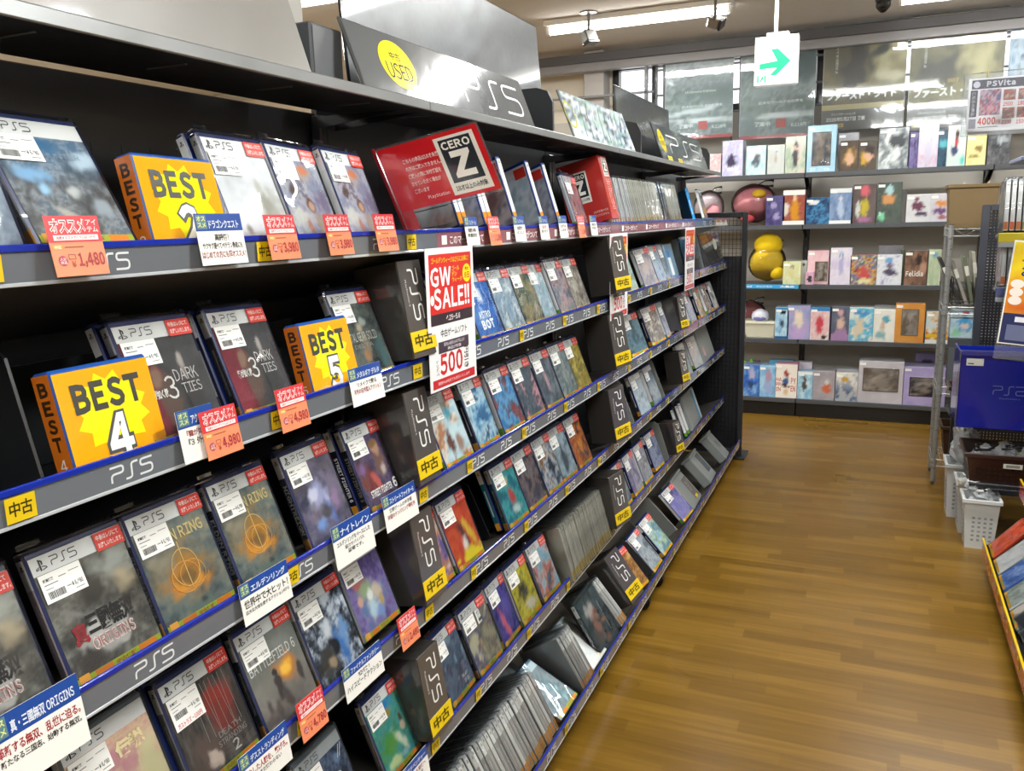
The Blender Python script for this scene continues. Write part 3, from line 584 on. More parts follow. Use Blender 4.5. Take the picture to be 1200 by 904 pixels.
for r, px, price, desc in ((1, 47, '1,480', 'recommendation tag priced 1,480 below the snowy cover'), (1, 304, '3,980', 'recommendation tag priced 3,980 right of the white and blue tag'),
        (1, 374, '3,980', 'recommendation tag priced 3,980, middle of the three in a row'), (1, 432, '3,980', 'recommendation tag with a glint over its price, beside the red age sign'),
        (2, 228, '4,980', 'recommendation tag priced 4,980 right of the number 4 card'), (2, 317, '4,980', 'recommendation tag priced 4,980 left of the number 5 card'),
        (4, 342, '4,780', 'recommendation tag priced 4,780 under the explosion cover'), (4, 461, '2,480', 'recommendation tag priced 2,480 under the violet crowd cover')):
    rec_tag(r, RY(r, px), price, desc=desc, dz=.028 if r == 1 else .022)
for px, d in ((566, 'recommendation tag beneath the clear lower edge of the red age sign'), (672, 'recommendation tag left of the red age divider box')): rec_tag(1, RY(1, px), '1,980', dz=.022, w=.06, desc=d)
def pop(r, y, head, lines, w=.1, h=.062, dz=.014, n=.006, desc=''):
    M = place(XF(r)+n, y, ROWZ[r]+dz, 90, 8, 0)
    b = MB(); b.box(0, w, -.0004, .0004, -h, 0, 'ecebe6', 'print', .0001); t = b.build('comment_card', None, M); tag(t, desc, 'shelf card', 'white comment cards with a blue head')
    b = MB(); b.rect(0, -h*.34, w, 0, -.0006, '1e4796', 'print'); b.rect(.002, -h*.3, .02, -.002, -.0009, '5d7f86'); b.text('オス\nスメ', .0035, -h*.27, .015, h*.22, -.001, 'dfe58a', .02); b.text(head, .023, -h*.29, w-.03, h*.17, -.001, 'dfe6f2', .02); b.build('card_head', t)
    b = MB(); z = -h*.36
    for s, col, hh, f in lines:
        z -= hh*1.25; b.text(s, (w-w*f)/2, z, w*f, hh, -.0007, col, .02)
    b.build('card_text', t)
pop(1, RY(1, 224), 'ドラゴンクエスト', [('高評価！', '2b2622', .009, .3), ('サクサク遊べてベテラン勇者にも', '2b2622', .0085, .86), ('はじめての方にも超オススメ！', '8d2a30', .0095, .94)], .085, .066, .03, desc='blue-headed card in front of the yellow number 2 card')
pop(1, RY(1, 540), 'プレイステーション', [('初回購入特典', '333', .009, .6), ('数量限定', '444', .008, .7)], .062, .06, .022, desc='blue-headed card under the red clear age sign')
pop(1, RY(1, 598), 'プレイステーション', [('話題作', '333', .009, .5), ('入荷しました', '444', .008, .7)], .066, .06, .022, desc='blue-headed card with a bright glint, second on the top shelf rail')
pop(1, RY(1, 628), 'プレイステーション', [('名作', '933', .009, .5), ('遊べます', '444', .008, .7)], .062, .06, .022, desc='blue-headed card with red first line, third on the top shelf rail')
pop(1, RY(1, 651), 'プレイステーション', [('おすすめ', '633', .009, .6), ('人気作', '444', .008, .6)], .064, .06, .022, desc='blue-headed card left of the last orange tag')
pop(1, RY(1, 688), 'プレイステーション', [('最新作', '333', .009, .6), ('対戦', '444', .008, .6)], .062, .06, .022, desc='blue-headed card left of the red age divider box')
pop(2, RY(2, 205), 'アクション', [('『龍が如く』', '8d2a30', .0085, .62), ('『3 外伝』', '2b2622', .0095, .6)], .062, .068, .03, n=.003, desc='blue-headed card half hidden behind the 4,980 tag')
pop(2, RY(2, 404), 'メタルギア デルタ', [('リメイクで蘇る', '2b2622', .0085, .6), ('不朽の名作潜入アクション', '8d2a30', .009, .85)], .098, .064, .02, desc='blue-headed card below the yellow number 5 card')
pop(3, .475, '真・三國無双 ORIGINS', [('革新する無双、乱世に迫る。', '9a1f26', .012, .92), ('新たなる三国志、始動する無双。', '2b2622', .008, .9)], .105, .08, .022, desc='large blue-headed card with red line under the left warrior cover')
pop(3, RY(3, 275), 'エルデンリング', [('世界中で大ヒット！', '2b2622', .013, .9), ('広大な大地を旅するアクションRPG', '444', .006, .9)], .105, .06, .012, desc='blue-headed card under the right gold ring cover')
pop(3, RY(3, 384), 'ナイトレイン', [('エルデンリングをベースにした', '2b2622', .0085, .85), ('協力サバイバル', '555', .007, .5), ('登場です。', '333', .007, .4)], .115, .072, .018, desc='blue-headed card under the purple mist cover')
pop(3, RY(3, 444), 'ストリートファイター6', [('格闘ゲームの金字塔', '555', .008, .7), ('待望のナンバリング最新作', '8d2a30', .009, .85)], .115, .066, .02, desc='blue-headed card under the purple-brown fighter cover')
pop(4, RY(4, 275), 'デスストランディング', [('孤立した人類を、繋げろ。', '9a1f26', .011, .9), ('旅はまだ終わらない', '444', .007, .6)], .105, .064, .012, desc='blue-headed card under the dark cover with red strands')
pop(4, RY(4, 397), 'ファイナルファンタジー', [('爽快！', '444', .008, .3), ('ハイスピードアクション', '2b2622', .011, .92)], .118, .06, .012, desc='blue-headed card under the blue and white armour cover')
pop(5, RY(5, 466), 'アドベンチャー', [('島をめぐる冒険へ', '8d2a30', .009, .8), ('遊び方は自由', '444', .007, .5)], .1, .06, .008, desc='blue-headed card under the turquoise island cover')
# A4 sale sheets hung from the top rail
def sale(y, desc):
    M = place(-.786, y, 1.383, 90, 0, 0); w, h = .205, .28
    b = MB(); b.box(0, w, -.0005, .0005, -h, 0, 'f0eeee', 'print', .0002); t = b.build('sale_sheet', None, M); tag(t, desc, 'sale sign', 'red and white sale sheets')
    b = MB(); b.rect(.012, -.128, w-.012, -.012, -.0009, 'd2302b'); b.rect(.012, -.15, w-.012, -.128, -.0009, '3b2f36')
    b.text('ゴールデンウィークはさらにお得に！', .022, -.03, .16, .012, -.0012, 'f2c330', .02); b.text('GW', .016, -.075, .085, .038, -.0012, 'fff', .03); b.text('ゴール\nデン\nウィーク', .105, -.07, .045, .033, -.0012, 'f2c330', .02)
    b.poly([(.172+.019*math.cos(i*math.pi/12), -.0012, -.055+.019*math.sin(i*math.pi/12)) for i in range(24)], 'f4dc1c'); b.text('最大', .163, -.05, .018, .008, -.0015, 'b3392a', .02); b.text('8日', .161, -.066, .022, .013, -.0015, 'b3392a', .02)
    b.text('SALE!!', .026, -.12, .155, .042, -.0012, 'fff', .03); b.poly([(.02+.008*math.cos(i*math.pi/8), -.0013, -.1+.01*math.sin(i*math.pi/8)) for i in range(16)], 'f6f2f2')
    b.text('4.25-5.6', .075, -.145, .06, .011, -.0012, 'efe6e6', .02); b.build('sheet_heading', t)
    b = MB(); b.text('中古ゲームソフト', .05, -.176, .115, .016, -.0009, '2e2a2c', .015); b.box(.038, .17, -.0012, -.0009, -.207, -.184, '463c44', 'print', .0001); b.text('販売価格税込980円以上の', .06, -.1945, .09, .0075, -.0015, 'd6ccd2', .01); b.text('商品が対象', .075, -.204, .06, .0075, -.0015, 'd6ccd2', .01)
    b.text('500', .042, -.252, .098, .044, -.0009, 'c92a2a', .03); b.text('円引き', .148, -.253, .02, .046, -.0009, '3a2a2a', .015, None, 1); b.text('レジにて', .026, -.25, .01, .03, -.0009, '3a2a2a', .01, None, 1); b.rect(.01, -.275, w-.01, -.257, -.0009, 'c22d31'); b.text('期間中は何点でも割引いたします', .03, -.2695, .14, .007, -.0012, 'eec4c4', .01); b.build('sheet_offer', t)
sale(1.396, 'nearest red and white sale sheet hanging from the top rail by the first divider')
sale(2.597, 'middle red and white sale sheet, overlapped by the second divider box')
sale(3.745, 'farthest red and white sale sheet, hanging before the clear plates')
# dark grey box dividers lettered PS5
def divider(r, y, desc, sc=1., n=0., tilt=9.5, w=.086, M=None, yaw=0):
    M = M or place(XF(r)-.012+n, y, ROWZ[r]+(.001 if not yaw else .012), 90, tilt, yaw) @ Matrix.Scale(sc, 4)
    h = .184 if not yaw else .182; b = MB(); b.box(0, w, -.03, .068, 0, h, '3b3836', 'gloss', .0015); t = b.build('divider_box', None, M); tag(t, desc, 'shelf divider', 'grey divider boxes')
    b = MB(); b.rect(.001, .001, w-.001, h-.001, -.0306, '524d4a', 'gloss'); logo(b, w*.36, .07, w*.38, .098, -.0312, 'dfdedb', .004, 1); b.text('PlayStation 5', w*.17, .098, .007, .05, -.0312, 'c9c7c4', .01, None, 1); b.build('divider_print', t)
    b = MB(); b.box(-.001, w+.004, -.0328, -.0318, .012, .05, YEL, 'print', .0003); b.text('中古', w*.12, .02, w*.76, .024, -.0335, '3a3208', .02); b.build('used_sticker', t)
for r, px, d in ((2, 488, 'second shelf'), (3, 489, 'third shelf'), (4, 507, 'fourth shelf'), (5, 505, 'fifth shelf')):
    divider(r, 1.334, 'grey divider box lettered sideways, nearest one on the %s' % d)
for r, d in ((2, 'second shelf'), (3, 'third shelf'), (4, 'fourth shelf'), (5, 'fifth shelf')):
    divider(r, 2.60, 'grey divider box lettered sideways, second along on the %s' % d, n=.02, w=.1, yaw=-13)
divider(6, 2.56, 'grey divider box lettered sideways, nearest one on the bottom shelf', tilt=34, n=-.012, w=.1, yaw=-10)
divider(3, RY(3, 791), 'small far grey divider box on the third shelf', .8, .02, yaw=-14)
divider(4, RY(4, 793), 'small far grey divider box on the fourth shelf', .8, .02, yaw=-14)
divider(5, RY(5, 786), 'small far grey divider box on the fifth shelf', .8, .02, yaw=-14)
# red age rating dividers on the top shelf
M = place(-.812, 1.372, 1.4055, 90, 21, 0)
SD = Matrix(((0, 1, 0, -.0008), (-1, 0, 0, 0), (0, 0, 1, 0), (0, 0, 0, 1)))   # faces the camera side of a plate: x' = -y
SH = SD @ Matrix(((.98, 0, -.035, .01), (0, 1, 0, 0), (-.19, 0, 1, 0), (0, 0, 0, 1)))
b = MB().at(SH); b.box(0, .215, .0, .003, .04, .172, 'eef', 'acrylic', .001); b.box(0, .1, .0, .003, .006, .0395, 'eef', 'acrylic', .001); t = b.build('age_sign', None, M); tag(t, 'large red age-rating sign in a clear plate, leaning out over the top game shelf', 'age sign', 'red age-rating signs')
def zmark(b, x, z, w, h, y):
    b.box(x, x+w, y, y+.0003, z, z+h, 'e9e7dd', 'gloss', .0001); b.rect(x+.006*w/.06, z+.02*h/.1, x+w-.006*w/.06, z+h-.005*h/.1, y-.0004, '2b2f36', 'gloss')
    b.text('CERO', x+w*.14, z+h*.77, w*.72, h*.14, y-.0008, 'f0efe8', .04, 'gloss'); b.text('Z', x+w*.24, z+h*.27, w*.52, h*.46, y-.0008, 'f0efe8', .06, 'gloss'); b.text('18才以上のみ対象', x+w*.1, z+h*.055, w*.8, h*.1, y-.0008, '33363c', .01, 'gloss')
b = MB().at(SH); b.rect(.004, .045, .213, .168, -.0006, 'c71f26', 'gloss'); b.rect(.004, .008, .03, .045, -.0006, 'b5343c', 'gloss')
zmark(b, .122, .052, .08, .108, -.001)
for k, q in enumerate(('こちらの商品は18才未満', 'の方はご購入できません。', 'ご購入の際に年齢確認を', 'させていただく場合が', 'ございます')): b.text(q, .048, .13-k*.0145, .0062*len(q), .0088, -.0012, 'f3d5d2', .015)
b.text('PlayStation', .07, .056, .045, .008, -.0012, 'f3d5d2', .02); b.build('red_print', t)
b = MB().at(SH); b.box(-.006, .001, -.001, .004, 0.004, .174, '8d1c24', 'gloss', .001); b.build('edge_binding', t)
b = MB().at(SH); b.poly([(.0, -.0012, .1685), (.1, -.0012, .1685), (.1, -.0012, .19), (.04, -.0012, .172)], 'cfd0d0', 'sleeve'); b.build('clear_film', t)
M = place(-.812, 2.6, 1.422, 90, 14, 0); w = .082
b = MB(); b.box(0, w, -.035, .11, 0, .205, 'b5342f', 'gloss', .0015); t = b.build('age_divider', None, M); tag(t, 'red box divider with an age mark, standing on the top game shelf', 'age sign', 'red age-rating signs')
b = MB(); b.rect(.001, .001, w-.001, .203, -.0356, 'b8332c', 'gloss'); zmark(b, .022, .138, .05, .06, -.036)
for k, s in enumerate(('こちらの商品は18才未満の方は', 'ご購入できません。年齢確認を', 'させていただく場合がございます')): b.text(s, .058-k*.014, .03, .008, .1, -.036, 'e8c4c0', .01, None, 1)
b.build('divider_print', t)
b = MB().at(SD); zmark(b, -.075, .07, .06, .1, -.0006); b.text('18才未満の方は', -.02, .03, .05, .008, -.0006, 'e8c4c0', .01); b.text('購入できません', -.02, .018, .05, .008, -.0006, 'e8c4c0', .01); b.build('side_print', t)
# ------------------------------------------------------------------ the smaller cases farther along, each with its own picture
SECN = {2: 'past the first divider', 3: 'past the second divider'}
RS = {1: 'top shelf', 2: 'second shelf', 3: 'third shelf', 4: 'fourth shelf', 5: 'fifth shelf', 6: 'bottom shelf'}
def title_of(seed):
    return ()
def caseline(r, sec, items, tilt=21, yaw=7.):
    # items: left px, right px, description, palette, options
    for k, it in enumerate(items):
        pl, pr, desc, pal = it[:4]; o = it[4] if len(it) > 4 else {}
        y0, y1 = RY(r, pl), RY(r, pr)
        w = .137; ti = o.get('tilt', tilt); al = 4.; n0 = o.get('n', 0.)
        xr, zr = XF(r)-.0125+n0, ROWZ[r]-.0145+o.get('dz', 0)
        if y1-y0 > w*.96:   # turned a little towards the aisle entrance until it fills its place
            al = 0.
            for q in range(90):
                sa, ca = math.sin(R(al)), math.cos(R(al)); c0 = Vector((xr+w*sa*math.cos(R(ti)), y1-w*ca, zr-0*w-CAMZ))
                if 600+FPX*c0.dot(RV)/c0.dot(F0) <= pl or al < -30: break
                al -= .4
        sa, ca = math.sin(R(al)), math.cos(R(al))
        if o.get('left'): y1 = y0+w*ca
        fn = paint(pal.split(), r*17+sec*5+k, (2.6, 2.8), con=1.9, blobs=o.get('b', ()))
        cov = cover(fn, o.get('h', 'dcdcda'), o.get('strip', True), o.get('t', ()), n=(16, 20))
        M = place(xr+min(w*sa, 0)*math.cos(R(ti)), y1-w*ca, zr+min(w*sa, 0)*math.sin(R(ti)), 90, ti, al)
        case(M, desc+((', '+RS[r]) if 'divider' in desc else ', %s, %s' % (RS[r], SECN[sec])), '', cov, o.get('sp', SPN['white' if k % 2 else 'navy']), o.get('p', True), o.get('note', True), o.get('slv', sec == 2), o.get('sh', '16255c'))
caseline(2, 2, [
    (540, 566, 'sandy grey cover half behind the sale sheet', 'b9ab8c 8f8d80 d0c6ae 6d7780'),
    (566, 599, 'bright blue cover with bold white letters', '2f62a8 3f78c2 2a4f8f', dict(h='d8dde0', b=((.5, .75, .12, .14, 'd6dde6', .5), (.3, .4, .3, .2, '79a6d8', .8)), t=(('ASTRO', .03, .052, .06, .018, 'e6edf2', .05), ('BOT', .03, .026, .064, .023, 'f2f6f8', .06)))),
    (599, 624, 'pale blue-grey armour cover in a thick sleeve', '7f95a8 9fb2be 5f7282 c5cfd2', dict(yaw=4, sp=SPN['grey'])),
    (622, 646, 'olive and brown figures cover', '4b5a52 7c7c5a 9c8a66 394648'),
    (644, 663, 'icy pale blue cover', '9fb8c4 b9cdd4 83a0b0 d6dfe0'),
    (661, 682, 'grey and rose group cover', '777e88 a0989c b58c90 5b6672'),
    (680, 698, 'grey-brown striped cover next to the second divider box', '6d6a66 a39d92 8a7a6c c2bdb2')])
caseline(3, 2, [
    (508, 529, 'violet and white cover peeping out beside the divider box', '6f5f9a a497c0 d8d4dc d6b64a', dict(left=0)),
    (528, 563, 'white and pale blue heroes cover', 'cfe0e4 a9c9d4 e8ded0 b3805c', dict(b=((.4, .35, .12, .3, '6e4b42', .5), (.7, .3, .14, .2, 'a98a7a', .6), (.6, .8, .2, .15, '5fb0c4', .7)))),
    (573, 597, 'frosty blue dragon cover', '3a6f9c 7fb4d0 c8dfe8 2b5278', dict(yaw=5)),
    (596, 623, 'sky blue and wine red ship cover', '3f7cb0 6fa9d0 49566c 8c4a4c'),
    (621, 646, 'dark slate cover with a pink folded shape', '4b5866 5f6c78 3f4a56 c99aa4'),
    (644, 667, 'slate cover with a pink dressed figure', '46525e 5c6874 7e8890', dict(b=((.45, .55, .09, .3, 'c9a0a8', .6),), sp=SPN['black'])),
    (665, 685, 'grey-green misty cover', '6f7f84 8a989a 56666c 9fa8a4'),
    (683, 699, 'mustard yellow cover next to the second divider box', '9c8a3a b8a445 6f6a4a d0bd5a')])
caseline(4, 2, [
    (526, 545, 'violet and orange cover behind the red one', '5f5a9a 8a6fa0 c98a5a d8d0c8'),
    (541, 575, 'vermilion cover with a yellow splash', 'b8452a cf5a30 a83a2a', dict(b=((.55, .45, .12, .35, '6a3a38', .5, .3), (.75, .5, .12, .3, 'd9b43a', .5, .5), (.5, .35, .1, .15, 'e8e0d8', .6), (.6, .1, .5, .16, 'e4d22a', .3)))),
    (603, 627, 'teal cover with small red figures', '2f8f94 4fa8a6 1f6f80', dict(b=((.55, .5, .16, .2, 'b5483c', .5), (.5, .8, .1, .1, 'd8c070', .6), (.6, .25, .25, .12, 'c8dcd6', .7)), sp=SPN['teal'], yaw=4)),
    (626, 648, 'dim purple-grey portrait cover', '4a4650 665f66 84706c 3d3a46'),
    (647, 668, 'dark blue and white armour cover', '2b3442 5a6678 c5ccd2 8f6a4a'),
    (666, 683, 'foggy pale blue cover with a dark tower', '8fa4b0 b0c0c8 5f7280', dict(b=((.5, .45, .3, .34, '45525e', .6),))),
    (681, 700, 'rusty orange cover next to the second divider box', '6a4a3c a8582c d07a34 4a3a38', dict(b=((.6, .45, .2, .25, 'e09a40', .7),)))])
spares(front(4, RY(4, 627)-.137, 21, 4), 1, 'the teal case with red figures', SPN['teal'])
caseline(5, 2, [
    (522, 541, 'light blue cover beside the lowest near divider box', '5f8fb8 7fa8c8 3f6f98'),
    (539, 568, 'slate blue cover with two standing figures', '4f6078 66788e 3a4a62 8597a8', dict(b=((.6, .5, .16, .35, '3c4a60', .6), (.62, .6, .07, .08, '7fa8c8', .6)), t=(('THE LAST', .08, .035, .03, .008, 'e6e6e6', .02), ('OF US', .086, .022, .022, .009, 'e6e6e6', .02)))),
    (567, 596, 'beige and purple soldiers cover', 'a8a48a 8a8470 5f5a80 c8c4a8', dict(sp=SPN['black'], yaw=4)),
    (594, 608, 'teal and orange cover, mostly covered', '5fa898 c8704a 8ac0b0 a84a3a'),
    (605, 622, 'indigo cover with a pink flare', '3f3f98 5a4fa8 2f3580', dict(b=((.35, .3, .12, .5, 'd8708a', .6, .3), (.6, .6, .3, .3, '6a5fb8', .8)))),
    (619, 641, 'acid yellow cover with a dark horseman', 'c8b82a b0a43a d8cc40 8a8a3a', dict(b=((.5, .55, .28, .22, '4a4a3c', .6), (.65, .25, .3, .12, 'd8d4c0', .4)))),
    (638, 663, 'pale blue and flame cover in a thick sleeve', '8fb4c8 b8ccd0 d8806a 5a7080', dict(yaw=4, sp=SPN['grey']))])
caseline(3, 3, [
    (724, 743, 'pink and white cover', 'c8a4a8 d8ccd0 a06a74 b8b0b8', dict(b=((.3, .2, .25, .3, 'd8dce4', .6),))),
    (741, 765, 'slate teal cover', '4a6470 5c7682 3d525e'),
    (765, 785, 'brown-grey characters cover', '77706c 98918c 5f5c5e b8b0a4', dict(yaw=5)),
    (783, 795, 'pale violet-grey cover', '9a9cae b0b2bc 7a7c90'),
    (804, 813, 'pale grey cover right of the small divider box', 'a4a8a8 c0c2c0 8a9094', dict(strip=True)),
    (811, 821, 'grey-blue cover with a red corner', '6f8090 9aa6ae 586a7c'),
    (822, 831, 'cream cover leaning by a gap', 'c4baa0 a89c80 8a7a60', dict(yaw=20)),
    (831, 839, 'white and brown cover', 'b8b0a8 8a7468 cfcac4', dict(yaw=4)),
    (838, 846, 'white cover at the far end', 'cfcfcb b8b8b6 8a8a8c', dict(yaw=2, note=False))])
caseline(2, 3, [
    (734, 754, 'grey-green cover behind the middle sale sheet', '7f9088 98a49c 66786f', dict(yaw=9)),
    (757, 778, 'dusky grey crowd cover', '767480 8f8c94 a49a98', dict(yaw=4)),
    (776, 786, 'pale steel cover', '8a9cac a4b0ba 6f8292'),
    (784, 795, 'dim grey cover beside the clear plates', '5f6c74 788690 8f9aa0')])
caseline(4, 3, [
    (720, 740, 'orange, pink and white cover', 'd0a088 d8c4b8 b89098 a8b8c4', dict(strip=True)),
    (724, 746, 'purple crowd cover set far back', '5a5878 7c7890 8a6f80', dict(n=-.05, dz=.012, strip=False, note=False)),
    (752, 768, 'grey-blue cover with a pale label', '8f9ca8 a8b4bc 76848f', dict(note=False, strip=False)),
    (770, 780, 'dark bluish cover in a frosted sleeve', '66727e 7f8b96 535e6a', dict(note=False, strip=False)),
    (804, 816, 'dim grey cover right of the small divider box', '8a969c a2aca9 76828a', dict(note=False, strip=False)),
    (815, 828, 'milky cover with a pink spot', 'a8b0b0 c0c4c2 c8a8a8', dict(note=False, strip=False))])
caseline(5, 3, [
    (712, 731, 'beige and orange cover beside the divider box', 'b09878 c8b49a 98805f a87a4a'),
    (731, 746, 'dark grey armour cover', '4f5862 6a747e 8a9096', dict(sp=SPN['black'])),
    (746, 759, 'lilac-grey cover', '7f7c94 98949f 68667f'),
    (758, 770, 'grey heroes cover', '7c8088 9a9ca0 66686f', dict(sp=SPN['white'])),
    (769, 783, 'blue-grey crowd cover beside the frosted plate', '6f7894 8a90a4 59627c')])
# bottom shelf: cases leaning far back
caseline(6, 3, [
    (738, 766, 'tan and orange cover right of the bottom divider box', '8a6038 a87a48 6f4a30 c09a60', dict(tilt=38)),
    (768, 781, 'grey-white cover right of the dark plate', '7c8894 a4acb0 5f6b78', dict(tilt=42)),
    (779, 793, 'light blue and green cover', '7fa4b8 a8c0c4 8aa070 5a7f98', dict(tilt=42)),
    (802, 817, 'violet-blue cover past the tall frosted plate', '6a68a0 8580b0 504f88', dict(tilt=42))], 42)
# spine-out cases: one mesh each, grey sleeved spines
def filed_data(w, top, mid, bot, key, sh='a9aeb0'):
    def f():
        b = MB(); b.box(0, w, 0, CW, 0, CH, sh, 'plastic', .0015); return b.data('filed_case')
    def g():
        b = MB(); b.rect(.0012, .004, w-.0012, .03, -.0006, bot, 'gloss'); b.rect(.0012, .03, w-.0012, CH-.04, -.0006, mid, 'gloss'); b.rect(.0012, CH-.04, w-.0012, CH-.006, -.0006, top, 'gloss')
        psmark(b, w*.25, CH-.018, w*.5, -.0009, '333'); b.rect(w*.4, .045, w*.6, .115, -.0009, mix(hx(mid), (.75, .75, .75), .5), 'gloss'); return b.data('spine_sheet')
    def h():
        b = MB(); b.box(-.0008, w+.0008, -.0012, CW+.002, -.001, CH+.008, 'fff', 'sleeve', .002)
        for q in range(5): b.box(.001+q*w/6, .0018+q*w/6, .01, CW-.01, CH+.008, CH+.011, 'ddd', 'sleeve', .0003)
        return b.data('plastic_sleeve')
    return shared('fc%s%.4f' % (sh, w), f), shared('fs'+key, g), shared('fz%.4f' % w, h)
FK = [('dcdbd6', 'a39f98', 'b8843a'), ('ecebe6', 'aeaaa3', 'b8843a'), ('cac8c2', '98948e', 'a8763a'), ('d8d6d0', 'b8b4ad', 'c08c42'), ('eae8e2', 'dcdad3', 'c4863a')]
def filed(r, y0, y1, label, group, tilt=28, n=0., sh='a9aeb0', rnd=random.Random(5), pitch=.0165, dz=0, kinds=FK, sc=1., slv=True):
    y = y0; 
    while y < y1:
        k = rnd.randrange(len(kinds)); fc, fs, fz = filed_data(.0148, *kinds[k], key=str(kinds[k]), sh=sh)
        t = ob('filed_case', fc, None, place(XF(r)-.0125+n+rnd.uniform(-.003, .003), y, ROWZ[r]-.0145+dz, 90, tilt+rnd.uniform(-.8, .8), 0) @ Matrix.Scale(sc, 4)); tag(t, label, 'game case', group)
        ob('spine_sheet', fs, t)
        if slv: ob('plastic_sleeve', fz, t)
        y += pitch
filed(6, .98, 1.86, 'one of the long bottom row of cases filed spine-out nearest the camera', 'cases filed spine out on the bottom shelf')
filed(6, 2.06, 2.15, 'one of the few cases filed spine-out left of the white-haired cover', 'cases filed before the white haired cover', 30, .01)
filed(6, 2.475, 2.53, 'one of the cases filed between white-haired cover and bottom divider box', 'cases filed beside the bottom divider box', 38)
PALE = [('d4d2c4', 'cac7b8', 'c0aa5c'), ('cfcdc0', 'bebbae', 'b8a052'), ('dad8cc', 'd2d0c4', 'c8b262')]
filed(5, 2.21, 2.61, 'one of the beige cases filed against the second divider box, fifth shelf', 'beige cases filed on the fifth shelf', 16, .028, 'c4c2b4', kinds=PALE)
WHITE = [('ececea', 'dcdcda', 'd08a2c'), ('e6e6e6', 'e0e0de', 'd89434'), ('f0f0ee', 'c9ccd0', 'd08a2c')]
filed(1, 2.70, 3.02, 'one of the white-spined cases filed right of the red divider box on the top shelf', 'white spined cases on the top shelf', 14, .0, 'dfe2e6', kinds=WHITE, pitch=.03)
filed(1, 3.02, 3.42, 'one of the beige sleeved cases filed farther right on the top shelf', 'beige cases on the top shelf', 14, .0, 'c8c8be', kinds=PALE)
filed(1, 3.44, 3.56, 'one of the dark-spined cases among the beige ones on the top shelf', 'dark spined cases on the top shelf', 14, 0, '3a4a5c', kinds=[('c9cdd0', '34465a', 'b08038')], pitch=.03)
filed(1, 3.57, 3.8, 'one of the last beige cases before the blue-spined case, top shelf', 'last beige cases on the top shelf', 14, .0, 'c8c8be', kinds=PALE)
# top shelf: turned cases between the age sign and the red divider, spine at the front and picture towards the camera
for k, (y, desc, pal) in enumerate(((1.60, 'white-spined case turned sideways just right of the red age sign', 'd8dce0 b0b8c4 8a7f80'), (1.73, 'white-spined case with a brown picture turned sideways', 'b08a70 d8ccc0 9aa6b8 e4e4e4'),
        (1.90, 'white-spined case with a dark red picture turned sideways', '8a6a68 b89a8a 6f7688 d8ccc8'), (2.08, 'white-spined case with an icy picture turned sideways', 'b0c8d4 dce6ea 8aa4b4'), (2.2, 'white-spined case with a grey picture turned sideways', 'b0b4ba 8a8f98 d0d4d8'))):  # palettes lightened, so white glare is painted into the pictures
    for q in range(2 if k in (0, 1) else 1):
        fc, fs, fz = filed_data(.0148, 'e8e8e6', 'dfe1e4', 'd08a2c', key='turned', sh='1c3a8c')
        M = front(1, y+.022*q, 17, -14, .0, .018); t = ob('filed_case', fc, None, M); tag(t, desc if not q else 'twin spine right behind the '+desc.replace(' turned sideways', ''), 'game case'); ob('spine_sheet', fs, t)
        b = MB().at(Matrix(((0, 1, 0, -.0007), (-1, 0, 0, CW-.002), (0, 0, 1, 0), (0, 0, 0, 1)))); b.rect(.003, CH-.03, CW-.006, CH-.008, 0, 'e4e4e2', 'gloss'); b.art(.003, .004, CW-.006, CH-.03, 0, paint(pal.split(), 70+k, con=2), 12, 14, 'gloss'); b.rect(.09, CH-.04, CW-.008, CH-.014, -.0008, 'd8382b', 'gloss'); b.build('cover_sheet', t)
fnr = cover(paint('a06a70 c89a98 8a7f90'.split(), 75, con=2), 'e8e8e8', n=(12, 14)); case(front(1, 2.36, 19, 4, .004), 'white-headed case with a rosy picture beside the red divider box, top shelf', '', fnr, SPN['white'])
# frosted empty sleeves and plates
def plate(r, y, desc, h=.19, d=.15, n=.0, tilt=21, col='a9ada9', th=.004, k='frost', dz=0):
    M = place(XF(r)-.012+n, y, ROWZ[r]-.014+dz, 90, tilt, 0)
    b = MB().mat(k); pts = [(0, 0), (d, 0), (d, h), (d*.12, h), (0.0, h-.02)]
    b.at(Matrix(((0, 1, 0, 0), (1, 0, 0, -.0), (0, 0, 1, 0), (0, 0, 0, 1)))); b.prism(pts, 0, th, col, k); t = b.build('divider_plate', None, M); tag(t, desc, 'shelf divider')
    b = MB(); b.box(0, th+.02, .01, d-.01, -.0, .0025, col, k, .0008); b.build('plate_foot', t); return t
plate(6, 3.36, 'tall frosted grey plate on the bottom shelf, left of the violet-blue cover', .2, .14, -.012, 45, dz=.014)
plate(6, 2.9, 'dark grey plate on the bottom shelf, right of the tan cover', .17, .12, 0, 45, '3d3a3c', k='plastic', dz=.014)
plate(5, 3.56, 'frosted plate on the fifth shelf left of the small divider box', .19, .15, .01, 18)
plate(4, 3.0, 'wide frosted plate on the fourth shelf beyond the purple cover', .19, .15, .0, 21)
plate(4, 3.5, 'frosted plate on the fourth shelf left of the small divider box', .19, .15, .0, 21)
plate(2, .6, 'black curved plate left of the yellow number 4 card', .16, .16, -.02, 14, '17181b', k='plastic')
for k, y in enumerate((1.76, 1.86)): plate(4, y, 'thin black plate in the empty gap, %s of two, on the fourth shelf' % ('left' if k == 0 else 'right'), .16, .16, -.03, 24, '121316', .003, 'plastic')
# ------------------------------------------------------------------ odd pieces on the long shelving
def boxthing(name, M, w, d, h, col, desc, cat, cov=None, side=None, group=None, k='plastic'):
    b = MB(); b.box(0, w, 0, d, 0, h, col, k, .0015); t = b.build(name, None, M); tag(t, desc, cat, group)
    if cov: ob('cover_sheet', cov, t)
    return t
